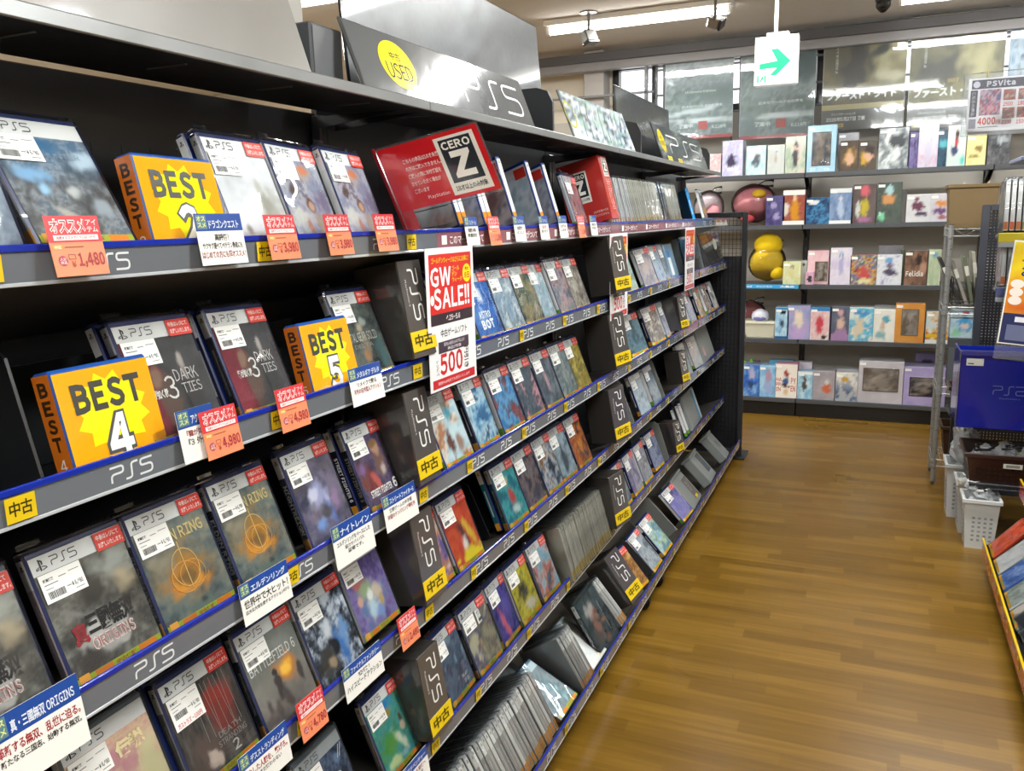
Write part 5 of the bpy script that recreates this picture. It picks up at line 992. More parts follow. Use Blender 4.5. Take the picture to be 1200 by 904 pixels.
fig(1055, 222, 1063, 4, 'thin grey box squeezed behind the white boxes', '7a7a78 8c8c8a', n=.06, dep=.1, price=False)
fig(1063, 228, 1091, 4, 'white box with a plum-clad figure', 'c8c9cc d2d2d4', ((.5, .6, .34, .2, '6a3f54', .4), (.65, .3, .4, .12, '4f4460', .5), (.45, .82, .12, .1, '7a4a5c', .4)))
fig(1091, 227, 1116, 4, 'white box with an orange and violet figure', 'cccacc c2becc', ((.5, .66, .38, .16, 'd08a4a', .5), (.5, .38, .42, .16, '6f5078', .6), (.6, .15, .35, .1, 'a06a70', .6)))
# middle shelf
fig(918, 307, 939, 3, 'small yellow-green box right of the yellow plush', 'c0c48a d0d2a0 d8d8b8', P(.5, .8, 'd0c890', 'd8c4a8', '8a7a6c'))
fig(939, 306, 946, 3, 'sliver of a clear box beside the yellow-green one', 'a8aaa4 b8bab4', ((.5, .85, .4, .08, '333', .4),), n=.03, dep=.08, price=False)
fig(944, 319, 954, 3, 'tiny pink box with a dark face', 'c898b0 d8b0c4', ((.5, .45, .4, .35, '3a3038', .5),), price=False)
fig(947, 294, 972, 3, 'pink and white box with a brown window', 'd8a8b0 e2c4c8', (), 'd8a8b0', (.36, .1, .95, .68, '6a4f40'), n=.03)
fig(974, 291, 999, 3, 'tall lilac and white box with a blue-haired figure', 'd4ccdc dcd6e2 c8bcd4', P(.5, .8, 'a8a4cc', 'e0c8b8', '4f90b8', .84), dep=.16)
fig(997, 299, 1029, 3, 'busy red, yellow and violet box', '8a3438 c8a848 7a6a9c 4a6a58 d8c8b0', ((.5, .4, .3, .3, 'c04a48', .6), (.55, .14, .35, .12, 'd8cc98', .5)))
fig(1030, 288, 1059, 3, 'grey-topped box standing behind the dancer box', '8a8890 7a7880', n=.14, dep=.07, price=False)
fig(1028, 299, 1058, 3, 'white box with a dark-skirted dancer', 'd4d8de dcdfe4 8f86b4', ((.55, .42, .34, .14, '4a4460', .4), (.5, .84, .16, .12, '6fa0d0', .4), (.5, .64, .1, .14, '6a6478', .5)))
fig(1056, 293, 1063, 3, 'green sliver of a box behind the brown one', '5a6a54 48543f', n=.08, dep=.08, price=False)
fig(1061, 294, 1088, 3, 'dark brown box with white script', '4f3c34 6f5244 8a6a58', ((.6, .72, .16, .22, '2a201e', .4), (.8, .5, .2, .3, 'b08a74', .6)), txt=(('Felidia', .08, .26, .75, .16, 'ece6e0'),))
fig(1089, 293, 1104, 3, 'pale green box partly behind the rack post', 'a8b89a b8c4a4 c0ccb8', ((.5, .85, .3, .1, '6fa0b8', .5),))
# above the lowest
fig(909, 361, 925, 2, 'narrow pale blue box beside the cream basket', '8fb8d4 b8d4e2 6f9fc4', ((.5, .5, .2, .2, '3f4a5c', .5), (.55, .86, .25, .07, '2a2c30', .3)), band=((0, .09, '2f5c88'), (.94, 1, '3f80b4')))
fig(923, 359, 950, 2, 'lilac box with a pale blonde figure in a wide dress', '8a90b8 9aa0c4 a898c0', ((.5, .22, .5, .3, 'b49cc8', .5), (.5, .62, .24, .36, 'd8ccb8', .5), (.5, .72, .12, .12, 'e4d0bc', .4)))
fig(950, 361, 973, 2, 'blue-topped box with a red figure on white', 'dcc8c8 d8a8ac e0dcd8', ((.5, .5, .26, .36, 'c04050', .6), (.75, .1, .14, .08, '1e1e22', .3)), '2f7cb4', band=((.9, 1, '2f7cb4'),))
fig(973, 360, 978, 2, 'dark sliver of a box right of the blue-topped one', '3a3044 4a3c54', n=.05, dep=.08, price=False)
fig(975, 360, 996, 2, 'slate box with a pink-haired figure', '4c5468 5c6478', ((.5, .84, .2, .12, 'c89aa4', .4), (.5, .5, .3, .24, 'd0b0a0', .5), (.5, .2, .5, .2, '9a7aa0', .5)), band=((0, .2, '9a7aa4'),))
fig(996, 361, 1025, 2, 'white and turquoise beach box', 'd8dcd6 68b8d0 3f98c0 e2dcc8', ((.4, .4, .3, .36, 'd0c4ac', .5), (.5, .84, .4, .06, '4a8ac0', .3)))
fig(1025, 358, 1051, 2, 'grey lid of a box behind the teal-haired one', '7f8486 8a8f90', n=.12, dep=.08, price=False)
fig(1024, 363, 1050, 2, 'cream box with a teal-haired kneeling figure', 'e2e0d8 d8d8d0', ((.6, .7, .22, .14, '4f9cb4', .45), (.45, .5, .14, .2, 'c4ac98', .5), (.35, .22, .32, .2, '7fa8ac', .6)))
fig(1050, 356, 1085, 2, 'orange box with a big clear window', 'c8843c d09248', (), 'b8742f', (.22, .18, .8, .86, '7a6a54'), dep=.16)
fig(1086, 366, 1113, 2, 'white box with a rainbow pattern behind the rack posts', 'b8ccd0 d8d8d4 c8a040 a84a48', band=((0, .12, 'e0e0dc'), (.2, .3, 'd8b02f')))
# lowest
fig(878, 425, 889, 1, 'dark red and blue lids behind the blue boxes', '5c3438 7a4a48', n=.12, dep=.1, price=False)
fig(871, 428, 891, 1, 'deep blue box with a pale figure, leftmost', '2f54a8 4a7ac0 86b0d8', ((.5, .72, .22, .2, 'b0a8c4', .5), (.5, .35, .2, .14, '3a4a6a', .5)))
fig(890, 429, 910, 1, 'sky blue box with a rose-haired figure', '6fa4d0 90bcdc a8cce0', ((.55, .66, .24, .28, 'b090a4', .5), (.55, .3, .3, .26, '9aa8d0', .5)))
fig(902, 423, 930, 1, 'cyan box lid behind the white and red one', '3f90b0 4aa0c0', n=.12, dep=.1, price=False)
fig(909, 427, 935, 1, 'white box with a red-haired girl in blue and red letters', 'e8e0d6 ece6dc', ((.52, .72, .18, .14, '9a4038', .45), (.5, .5, .2, .16, '3f5c90', .45), (.5, .36, .26, .06, '4a2c2c', .4), (.5, .2, .14, .16, 'd8b48c', .5)), txt=(('HA\nPP\nIN', .05, .2, .25, .4, 'c04a54'), ('PY\nEN', .72, .2, .22, .4, 'c04a54')), col='b8607c')
fig(935, 425, 952, 1, 'pale pink patterned box at the back', 'c0b4c0 d0c8d0', n=.12, dep=.08, price=False)
fig(935, 436, 953, 1, 'blue and white box with a dark-haired figure', '6fa8cc 9cc4d8 c8dce0', ((.45, .5, .2, .28, '4a4a50', .5), (.45, .76, .12, .1, '6a4a3c', .4)), band=((.9, 1, 'e4ecee'),))
fig(953, 436, 979, 1, 'grey box with an orange ring', '9a949c aca4a8', ((.65, .4, .22, .22, 'c86a4a', .4), (.65, .65, .12, .12, 'd0ccc8', .5)))
fig(980, 433, 1006, 1, 'pale grey box lid behind the sea-wave box', 'a8a8b0 b4b4bc', n=.12, dep=.08, price=False)
fig(980, 438, 1006, 1, 'white box over dark blue waves', 'dcd8d0 d8d8d8 3f4a6a 2f6a90', ((.4, .78, .22, .12, 'c0983c', .5),), grad=('dcd8d0', 'd8d8d6', '5a6480', '2f6a90'))
fig(1007, 424, 1060, 1, 'wide silver-lilac box with a large brown window', 'b8b4bc c4c0c8', (), 'a8a4ac', (.1, .28, .9, .84, '7a6860'), dep=.2)
fig(1060, 431, 1110, 1, 'wide lilac box with a stepped dark window', 'a094c4 b0a4d0', (), '8f84b8', (.14, .24, .92, .74, '3f3a4c'), dep=.2)
fig(1073, 414, 1098, 1, 'lilac box standing behind the wide lilac one', '8f84b4 9c92c0', ((.6, .8, .3, .1, '4a4468', .3),), n=.23, dep=.1, price=False)
# soft toys in bags and a basket
def blob(name, c, r, col, desc, cat, spots=(), bag=True, sq=1., bumps=()):
    def ball(b, c, r, col, k, amp=0., seed=0, nu=18, nv=12):
        vs = []; fs = []
        for j in range(nv+1):
            th = math.pi*j/nv
            for i in range(nu):
                ph = 2*math.pi*i/nu; d = Vector((math.sin(th)*math.cos(ph), math.sin(th)*math.sin(ph), math.cos(th)))
                q = 1+amp*noise.noise(d*2.3+Vector((seed, 0, 0))); vs.append((c[0]+d.x*r[0]*q, c[1]+d.y*r[1]*q, c[2]+d.z*r[2]*q))
        for j in range(nv):
            for i in range(nu): fs.append((j*nu+i, (j+1)*nu+i, (j+1)*nu+(i+1) % nu, j*nu+(i+1) % nu))
        b.mesh(vs, fs, col, k)
    b = MB(); ball(b, (0, 0, 0), r, col, 'fabric', .1, c[0]); t = b.build(name, None, Matrix.Translation(c), True); tag(t, desc, cat)
    for k, (o, rr, cc, nm) in enumerate(spots): b = MB(); ball(b, o, rr, cc, 'fabric', .05, k, 14, 9); b.build(nm, t, None, True)
    if bag:
        b = MB(); ball(b, (0, 0, r[2]*.08), (r[0]*1.13, r[1]*1.1, r[2]*1.09), 'fff', 'sleeve', .05, c[0]+3, 26, 18)
        b.tube([(r[0]*.2, 0, r[2]*1.05), (r[0]*.5, 0, r[2]*1.18), (r[0]*.9, 0, r[2]*1.16)], [.012, .02, .03], 'fff', 'film'); b.build('plastic_bag', t, None, True)
a = atY(884, 243, 6.27); blob('plush_cushion', (a.x-.012, 6.335, BZ[4]+.148), (.145, .1, .125), 'd98a92', 'plain pink plush cushion in a clear bag on the second back shelf from the top', 'plush toy', (((.045, -.085, .075), (.05, .03, .03), 'd8b02c', 'yellow_patch'), ((-.03, -.09, -.1), (.05, .03, .03), 'b03a40', 'red_patch')))
a = atY(899, 306, 6.27); blob('plush_cushion', (a.x, 6.27, BZ[3]+.142), (.118, .085, .12), 'e0bc04', 'plain bright yellow plush cushion in a shiny bag on the middle back shelf', 'plush toy', (((.005, 0, .13), (.1, .078, .085), 'e0bc04', 'upper_half'), ((.07, -.04, -.06), (.05, .045, .05), 'd8b408', 'side_fold')))
a = atY(877, 362, 6.3); blob('plush_cushion', (a.x, 6.445, BZ[2]+.125), (.1, .05, .105), '8a4a48', 'dark red and cream plush in a bag beside the cream basket', 'plush toy', (((.03, -.03, -.05), (.07, .025, .05), 'd8c8a0', 'cream_patch'),))
a = atY(842, 240, 6.27); blob('plush_cushion', (a.x-.07, 6.27, BZ[4]+.13), (.1, .08, .11), 'c8b4b8', 'pale grey-pink plush in a bag behind the end of the top game shelf', 'plush toy', (((.03, -.05, -.02), (.06, .04, .06), 'd8929a', 'pink_patch'),))
a = atY(872, 428, 6.27); blob('plush_frog', (a.x+.02, 6.3, BZ[1]+.168), (.035, .04, .045), '5fb820', 'bright green plush peeping out beside the end post', 'plush toy', (((-.02, 0, .04), (.016, .016, .035), '68c424', 'ear'), ((.03, 0, .05), (.016, .016, .035), '68c424', 'ear')), False)
b = MB().mat('matte'); a0 = atY(870, 398, YS+.02); a1 = atY(908, 398, YS+.02); w = a1.x-a0.x
for q in ((0, w, 0, .006), (0, w, .204, .21)): b.mesh([(q[0]+.03, q[2], 0), (q[1]-.01, q[2], 0), (q[1], q[2], .1), (q[0]-.0, q[2], .1), (q[0]+.03, q[3], 0), (q[1]-.01, q[3], 0), (q[1], q[3], .1), (q[0], q[3], .1)], [(0, 1, 2, 3), (7, 6, 5, 4), (0, 4, 5, 1), (1, 5, 6, 2), (2, 6, 7, 3), (3, 7, 4, 0)], 'bcb8a4')
for x0, x1 in ((.03, 0), (w-.01, w)): b.mesh([(x0-.003, 0, 0), (x1-.003, 0, .1), (x1-.003, .21, .1), (x0-.003, .21, 0), (x0+.003, 0, 0), (x1+.003, 0, .1), (x1+.003, .21, .1), (x0+.003, .21, 0)], [(0, 1, 2, 3), (7, 6, 5, 4), (0, 4, 5, 1), (1, 5, 6, 2), (2, 6, 7, 3), (3, 7, 4, 0)], 'b4b09c')
b.box(.03, w-.01, 0, .21, 0, .006, 'b4b09c', c=.001); t = b.build('storage_basket', None, Matrix.Translation((a0.x, YS+.02, BZ[2]+.0005))); tag(t, 'cream plastic basket on the back shelf above the lowest', 'basket')
b = MB().mat('matte'); b.box(-.006, w+.006, -.008, .218, .1, .118, 'c4c0ac', c=.004); b.build('rim', t)
a = atY(891, 373, 6.25); blob('cap_plush', (a.x, 6.25, BZ[2]+.148), (.062, .06, .055), 'd4d4de', 'white cap-shaped plush lying in the cream basket', 'plush toy', (((.0, -.05, -.01), (.045, .015, .016), '6a6a9c', 'blue_band'),), False)
# ------------------------------------------------------------------ hung from the ceiling
def sgn(name, desc, cat): return
t = empty('exit_sign', Matrix.Translation((0, 4.0, 0)), 'white exit guide sign with a green arrow hanging on a white pole', 'exit sign'); inv = Matrix.Translation((0, -4., 0))
a = atY(885, 46, 4.0); c = atY(934, 97, 4.0); w, h = c.x-a.x, a.z-c.z
b = MB(); b.box(a.x, c.x, 4.0, 4.045, c.z, a.z, 'f4f6f4', 'signlit', .003); b.build('sign_panel', t, inv)
b = MB(); b.at(Matrix.Translation((a.x, 4.0, c.z))); b.poly([(w*x, -.001, h*z) for x, z in ((.12, .46), (.12, .35), (.53, .36), (.36, .2), (.52, .2), (.84, .48), (.54, .76), (.38, .75), (.53, .5))][::1], '08a862', 'signlit')
for q in ((.07, .11, .06, .22), (.24, .28, .06, .22)): b.rect(w*q[0], h*q[2], w*q[1], h*q[3], -.001, '08a862', 'signlit')
b.stroke([(w*.14, h*.08), (w*.19, h*.14), (w*.2, h*.2)], .006, -.001, '08a862', 'signlit'); b.stroke([(w*.16, h*.15), (w*.22, h*.15)], .004, -.001, '08a862', 'signlit'); b.build('arrow', t, inv)
b = MB(); b.box(a.x+w*.25, a.x+w*.78, 4.005, 4.04, a.z, a.z+.022, 'cfccc2', 'paintmetal', .003); b.box(a.x+w*.0, a.x+w, 4.0, 4.045, a.z, a.z+.006, 'd8d5cb', 'paintmetal', .002); b.build('mount_plate', t, inv)
b = MB(); xp = atY(910, 20, 4.02).x; b.tube([(xp, 4.022, a.z+.02), (xp, 4.022, H)], .008, 'dcd9d0', 'paintmetal', 10); b.tube([(xp, 4.022, H-.012), (xp, 4.022, H)], .035, 'dcd9d0', 'paintmetal', 16); b.build('pole', t, inv)
def spot(px, py, y, desc, ang):
    p = atY(px, py, y); t = empty('spotlight', Matrix.Translation((p.x, y, H)), desc, 'spotlight', 'ceiling spotlights')
    b = MB(); b.tube([(0, 0, -.008), (0, 0, 0)], .055, '9a9896', 'metal', 18); b.build('ceiling_plate', t)
    b = MB(); b.tube([(0, 0, 0), (0, 0, -.12)], .009, '8a8886', 'metal', 10); b.build('stem', t)
    b = MB(); b.at(Matrix.Translation((0, 0, -.145)) @ Matrix.Rotation(R(ang), 4, 'Y') @ Matrix.Rotation(R(25), 4, 'X')); b.box(-.035, .035, -.05, .05, -.028, .028, '8d8f90', 'metal', .006)
    for k in range(5): b.box(-.04, -.035, -.04+k*.018, -.032+k*.018, -.026, .026, '3c3d3f', 'paintmetal', .001)
    b.build('lamp_head', t)
    b = MB(); b.at(Matrix.Translation((0, 0, -.145)) @ Matrix.Rotation(R(ang), 4, 'Y') @ Matrix.Rotation(R(25), 4, 'X')); b.box(.035, .05, -.052, .052, -.03, .03, '2a2b2d', 'paintmetal', .004); b.build('lamp_shade', t)
spot(690, 40, 5.3, 'small grey spotlight hanging below the left end of the bright tube lamp', 70)
spot(838, 22, 5.3, 'small grey spotlight hanging at the right end of the bright tube lamp', 20)
p = atZ(1035, 8, 2.62); t = empty('security_camera', Matrix.Translation((p.x, p.y, H)), 'small black security camera on the ceiling, touching the top edge', 'security camera')
b = MB(); b.tube([(0, 0, -.05), (0, 0, 0)], [.045, .05], '2a2a2c', 'plastic', 18); b.build('base', t)
b = MB(); b.tube([(0, 0, -.05), (0, -.01, -.075), (0, -.03, -.1)], [.04, .042, .025], '1c1c1e', 'plastic', 16); b.build('dome', t, None, True)
b = MB(); b.tube([(0, -.03, -.095), (0, -.04, -.108)], .014, '0c0c0e', 'gloss', 14); b.build('lens', t)
# ------------------------------------------------------------------ right side: chrome rack, bins, baskets, nearer shelving
RX0, RX1, RY0, RY1 = .318, .80, 4.76, 5.04
t = empty('wire_rack', Matrix.Translation((RX0, RY0, 0)), 'chrome wire storage rack at the far right of the aisle', 'rack'); inv = Matrix.Translation((-RX0, -RY0, 0))
for x in (RX0+.012, RX1-.012):
    for y in (RY0+.012, RY1-.012):
        b = MB(); b.tube([(x, y, .02), (x, y, 1.355)], .0125, 'a4a5a2', 'chrome', 12); b.tube([(x, y, 0), (x, y, .02)], .008, '4a4a4a', 'plastic', 10); b.tube([(x, y, 1.355), (x, y, 1.362)], .011, '555', 'plastic', 10)
        for k in range(24): b.tube([(x, y, .1+k*.05), (x, y, .1015+k*.05)], .0129, '6f6f6c', 'chrome', 10)
        b.build('post', t, inv)
for z in (1.335, .945, .53, .14):
    b = MB().mat('chrome')
    for y in (RY0+.004, RY1-.004):
        for dz in (0, -.035): b.tube([(RX0, y, z+dz), (RX1, y, z+dz)], .003, 'b8b9b6', 'chrome', 6)
        n = 9; b.tube([(RX0+.03+(RX1-RX0-.06)*k/n, y, z-(.035 if k % 2 else 0)) for k in range(n+1)], .0022, 'b8b9b6', 'chrome', 5)
    for x in (RX0+.004, RX1-.004):
        for dz in (0, -.035): b.tube([(x, RY0, z+dz), (x, RY1, z+dz)], .003, 'b8b9b6', 'chrome', 6)
    for k in range(22): x = RX0+.02+k*(RX1-RX0-.04)/21; b.tube([(x, RY0, z+.003), (x, RY1, z+.003)], .0016, 'b8b9b6', 'chrome', 5)
    for x in (RX0+.012, RX1-.012):
        for y in (RY0+.012, RY1-.012): b.tube([(x, y, z-.04), (x, y, z+.008)], [.0165, .0145], 'a8a9a6', 'chrome', 12)
    b.build('wire_shelf', t, inv)
def tub(name, x0, x1, y0, y1, z0, h, col, desc, cat='basket', flare=.02, th=.004, k='plastic', holes=None, group=None, rim=True, rimcol=None):
    M = Matrix.Translation(((x0+x1)/2, (y0+y1)/2, z0)); W, D = (x1-x0)/2, (y1-y0)/2; f = flare
    b = MB(); o0 = [(-W+f, -D+f, 0), (W-f, -D+f, 0), (W-f, D-f, 0), (-W+f, D-f, 0)]; o1 = [(-W, -D, h), (W, -D, h), (W, D, h), (-W, D, h)]
    i0 = [(x-th*(1 if x > 0 else -1), y-th*(1 if y > 0 else -1), th) for x, y, z in o0]; i1 = [(x-th*(1 if x > 0 else -1), y-th*(1 if y > 0 else -1), h) for x, y, z in o1]
    vs = o0+o1+i0+i1; fs = [(3, 2, 1, 0), (8, 9, 10, 11)]
    for q in range(4): r = (q+1) % 4; fs += [(q, r, 4+r, 4+q), (8+r, 8+q, 12+q, 12+r), (4+q, 4+r, 12+r, 12+q)]
    b.mesh(vs, fs, col, k); t = b.build(name, None, M); tag(t, desc, cat, group)
    if holes:
        b = MB()
        for q in range(int(2*W/.022)-2):
            for r_ in range(int(h*.6/.02)):
                s = -W+f+.02+q*.022; zz = h*.16+r_*.02; ff = f*(1-zz/h)
                b.box(s, s+.011, -D+ff-.0012, -D+ff+.0002, zz, zz+.009, holes, 'matte', .0002)
        b.build('lattice', t); b = MB()
        for q in range(int(2*D/.022)-2):
            for r_ in range(int(h*.6/.02)):
                s = -D+f+.02+q*.022; zz = h*.16+r_*.02; ff = f*(1-zz/h)
                b.box(-W+ff-.0012, -W+ff+.0002, s, s+.011, zz, zz+.009, holes, 'matte', .0002)
        b.build('lattice', t)
    if rim:
        b = MB(); r = .008; rc = rimcol or col
        for q in ((-W-r, W+r, -D-r, -D+.001), (-W-r, W+r, D-.001, D+r), (-W-r, -W+.001, -D, D), (W-.001, W+r, -D, D)): b.box(q[0], q[1], q[2], q[3], h-.016, h+.002, rc, k, .002)
        b.build('rim', t)
    return t
def rag(name, c, r, col, desc, k='bag', seed=0, amp=.45, cat='bagged item', group=None, inner=None):
    vs = []; fs = []; nu, nv = 22, 14; b = MB()
    for j in range(nv+1):
        th = math.pi*j/nv
        for i in range(nu):
            ph = 2*math.pi*i/nu; d = Vector((math.sin(th)*math.cos(ph), math.sin(th)*math.sin(ph), math.cos(th))); q = 1+amp*noise.noise(d*2.6+Vector((seed, seed*.3, 0)))
            vs.append((d.x*r[0]*q, d.y*r[1]*q, d.z*r[2]*q))
    for j in range(nv):
        for i in range(nu): fs.append((j*nu+i, (j+1)*nu+i, (j+1)*nu+(i+1) % nu, j*nu+(i+1) % nu))
    b.mesh(vs, fs, col, k); t = b.build(name, None, Matrix.Translation(c)); tag(t, desc, cat, group)
    if inner:
        rnd = random.Random(seed)
        b = MB()
        for q in range(5):
            pts = [(r[0]*.7*math.cos(a*.9+q)*rnd.uniform(.6, 1), r[1]*.7*math.sin(a*.9+q)*rnd.uniform(.6, 1), r[2]*(.75+.35*math.sin(a*.5+q*2))) for a in range(9)]
            b.tube(pts, .005, inner[q % len(inner)], 'plastic', 6)
        b.build('coiled_cable', t, None, True)
    return t
a = atY(1113, 217, 4.8); c = atY(1168, 262, 4.8)
t = tub('storage_crate', a.x, c.x, 4.79, 5.0, 1.3405, a.z-1.3405, '75603f', 'plain brown crate on the top of the chrome rack', 'crate', .012, k='matte')
for k, (px, cc) in enumerate(((1130, 'd8d4c4'), (1157, 'c8b890'))):
    p = atY(px, 213, 4.85); b = MB(); b.prism([(-.012, 0), (.014, 0), (.002+.01*k, .034)], 0, .003, cc, 'print'); t = b.build('card_tip', None, Matrix.Translation((p.x, 4.86, a.z-.014))); tag(t, ('white', 'tan')[k]+' card tip sticking out of the brown crate', 'card'); 
# magazine holder and leaning files
t = empty('file_stand', Matrix.Translation((.36, 4.8, .951)), 'black wire file stand on the middle chrome shelf', 'file stand')
b = MB()
for x in (0, .1): b.tube([(x, 0, .0), (x, 0, .14), (x, .12, .14), (x, .12, 0)], .0025, '1c1c1e', 'paintmetal', 6)
for z in (.003, .02): b.tube([(0, 0, z), (.1, 0, z), (.1, .12, z), (0, .12, z), (0, 0, z)], .0025, '1c1c1e', 'paintmetal', 6)
b.build('wire_frame', t)
for k, (x, ang, cc, d, hh) in enumerate(((.398, -24, '2a2a2c', 'black file leaning to the left in the wire stand', .26), (.43, -20, '8f8a80', 'grey-brown file behind the black one', .24), (.455, -12, '6a705a', 'olive file leaning at the right of the stand', .25), (.48, -8, 'b0aa9a', 'pale grey file leaning next to the olive one', .27))):
    b = MB().mat('print'); b.box(-.008, .008, 0, .16, 0, hh, cc, 'print', .002); t = b.build('file_box', None, Matrix.Translation((x, 4.82, .953)) @ Matrix.Rotation(R(ang), 4, 'Y')); tag(t, d, 'file', 'files in the wire stand')
    b = MB(); b.box(-.0085, .0085, -.001, 0, hh*.6, hh*.8, 'd8d4c8', 'print', .0003); b.build('spine_label', t)
a = atY(1115, 364, 4.78); c = atY(1144, 397, 4.78); w, h = c.x-a.x, a.z-c.z
b = MB(); b.box(0, w, 0, .1, 0, h, '8fb4cc', 'print', .0015); t = b.build('figure_box', None, Matrix.Translation((a.x, 4.78, c.z))); tag(t, 'pale blue box with a blue-haired face on the grey file bin', 'figure box')
b = MB(); b.art(.001, .001, w-.001, h-.001, -.0008, paint('b8ccd8 c8d8e0 a0c0c8'.split(), 93, blobs=((.55, .5, .34, .34, '4f9ccc', .4), (.55, .44, .2, .16, 'dcc8bc', .4), (.5, .92, .2, .07, 'b83a48', .4), (.2, .2, .3, .2, '8fc8a0', .7))), 14, 16, 'gloss'); b.build('front_print', t)
b = MB(); b.box(.001, w-.001, .001, .099, h, h+.001, 'c0d0d8', 'print', .0003); b.build('lid', t)
zb = .5365; a = atY(1113, 399, 4.77); c2 = atY(1145, 399, 4.77)
b = MB(); b.box(0, c2.x-a.x, 0, .11, 0, c.z-zb-.0015, '46484c', 'matte', .003); t = b.build('file_bin', None, Matrix.Translation((a.x, 4.77, zb))); tag(t, 'dark grey file bin under the pale blue box', 'bin'); b = MB(); b.box(-.003, c2.x-a.x+.003, -.003, -.0005, .0, .2, '55585c', 'matte', .001); b.build('front_panel', t)
for k, (z0, y0, cc, d) in enumerate(((.145, 4.79, '3a2418', 'small dark brown basket low in the chrome rack'),)):
    tub('storage_basket', .36, .52, 4.79, 4.98, z0, .17, cc, d, holes='120c08')
# end panel of the nearer right shelving: steel frame with mesh
t = empty('mesh_panel', Matrix.Translation((.447, 4.62, 0)), 'tall black mesh end panel behind the blue bin', 'end panel'); inv = Matrix.Translation((-.447, -4.62, 0))
b = MB().mat('paintmetal')
for q in ((.447, .482, 0, 1.45), (1.05, 1.085, 0, 1.45), (.482, 1.05, 1.42, 1.45), (.482, 1.05, .02, .05)): b.box(q[0], q[1], 4.62, 4.65, q[2], q[3], '3c3e46', c=.003)
b.build('frame', t, inv)
b = MB().mat('paintmetal')
for k in range(1, 40): b.box(.482+k*.0145-.0048, .482+k*.0145+.0048, 4.634, 4.637, .05, 1.42, '24262c', c=.0004)
for k in range(1, 94): b.box(.482, 1.05, 4.637, 4.640, .05+k*.0146-.0045, .05+k*.0146+.0045, '2c2e36', c=.0004)
b.build('wire_mesh', t, inv)
# shelving body on the right
GX = .447
t = empty('right_shelving', Matrix.Translation((GX, 3.0, 0)), 'shelving along the right edge with a red and yellow price rail', 'shelving'); inv = Matrix.Translation((-GX, -3.0, 0))
t_right, inv_right = t, inv
b = MB().mat('paintmetal'); b.box(.84, .856, 1.2, 4.6, .05, 1.44, '1e1f24', c=.002); b.build('back_panel', t, inv)
b = MB().mat('paintmetal'); b.mesh([(GX+.004, 1.2, .115), (GX+.1, 1.2, .03), (.84, 1.2, .03), (.84, 1.2, .012), (GX+.004, 1.2, .09), (GX+.004, 3.63, .115), (GX+.1, 3.63, .03), (.84, 3.63, .03), (.84, 3.63, .012), (GX+.004, 3.63, .09)], [(4, 3, 2, 1, 0), (5, 6, 7, 8, 9), (0, 1, 6, 5), (1, 2, 7, 6), (2, 3, 8, 7), (3, 4, 9, 8), (4, 0, 5, 9)], '3a3b3e'); d = b.build('base_deck', t, inv)
def rrail(x, z, y0, y1, par, lip='e0b81c', face='c8323c'):
    b = MB(); b.at(Matrix.Translation((x, y1, z)) @ Matrix.Rotation(R(-90), 4, 'Z')); L = y1-y0
    b.box(0, L, -.001, .003, -.066, -.006, face, 'gloss', .0006); b.box(0, L, -.0035, .004, -.009, 0, lip, 'gloss', .001)
    y = .12
    while y < L: b.text('WiiU', y, -.045, .07, .025, -.0016, 'e8c8c8', .02); b.box(y+.12, y+.155, -.0022, -.0016, -.046, -.014, 'e2c030', 'print', .0002); b.rect(y+.127, -.04, y+.148, -.02, -.0026, face); y += .24
    b.build('price_rail', par, inv)
rrail(GX, .14, 1.2, 3.63, t)
b = MB().mat('paintmetal'); b.box(.555, .835, 1.2, 3.6, .34, .352, '3a3b3e', c=.002); sh = b.build('shelf', t, inv); rrail(.552, .405, 1.2, 3.6, t)
b = MB().mat('paintmetal'); b.box(GX+.05, .84, 1.2, 3.6, .0, .012, '17181a', c=.002); b.build('kick_plate', t, inv)
for z, x0, lip in ((1.345, .372, 'b8a828'), (1.16, .378, '4a5078')):
    b = MB().mat('paintmetal'); b.box(x0+.01, .835, 3.302, 3.47, z-.02, z-.008, '3c3e42', c=.002); sh = b.build('shelf', t, inv)
    b = MB(); b.box(x0, .835, 3.286, 3.301, z-.028, z+.004, lip, 'gloss', .002); b.box(x0, .835, 3.285, 3.301, z-.045, z-.028, '8f9296', 'gloss', .002); b.build('price_rail', sh)
# cases on the right shelving
PR = [('e4e4e2', 'd4d4d2', 'c8743a'), ('d8d8d6', 'c8c8c8', 'b8a03a'), ('ececea', 'dededc', 'd0602a')]
def rfiled(x0, x1, y, z, label, group, seed=1, sh='c4c6c8'):
    rnd = random.Random(seed); x = x0
    while x < x1:
        k = rnd.randrange(3); fc, fs, fz = filed_data(.0148, *PR[k], key=str(PR[k]), sh=sh)
        o = ob('filed_case', fc, None, place(x, y, z, 0, 7, 0)); tag(o, label, 'game case', group); ob('spine_sheet', fs, o); ob('plastic_sleeve', fz, o); x += .0185
rfiled(.385, .62, 3.304, 1.356, 'one of the white-spined cases on the top right shelf under the hanging price sheet', 'white cases on the top right shelf')
rfiled(.39, .50, 3.304, 1.171, 'one of the white-spined cases behind the top of the yellow flyer', 'white cases behind the yellow flyer', seed=2)
def rcase(y, tilt, desc, pal, sh='b8bcc0', n=0, sp='white', hdr='e4e4e2', dz=0, note=False):
    M = place(GX+.0135-n, y, .124+dz, -90, tilt, 0); case(M, desc, '', cover(paint(pal.split(), int(y*40), con=2), hdr, True, (), 0, n=(12, 14)), SPN[sp], False, note, True, sh)
rcase(3.59, 40, 'vermilion case at the far end of the red-railed shelf', 'e0502a e8663a d04424', 'd85430', hdr=None)
rcase(3.43, 44, 'white case with grey stripes next to the vermilion case', 'd8d6d4 c4c4c4 e4e2de', hdr=None)
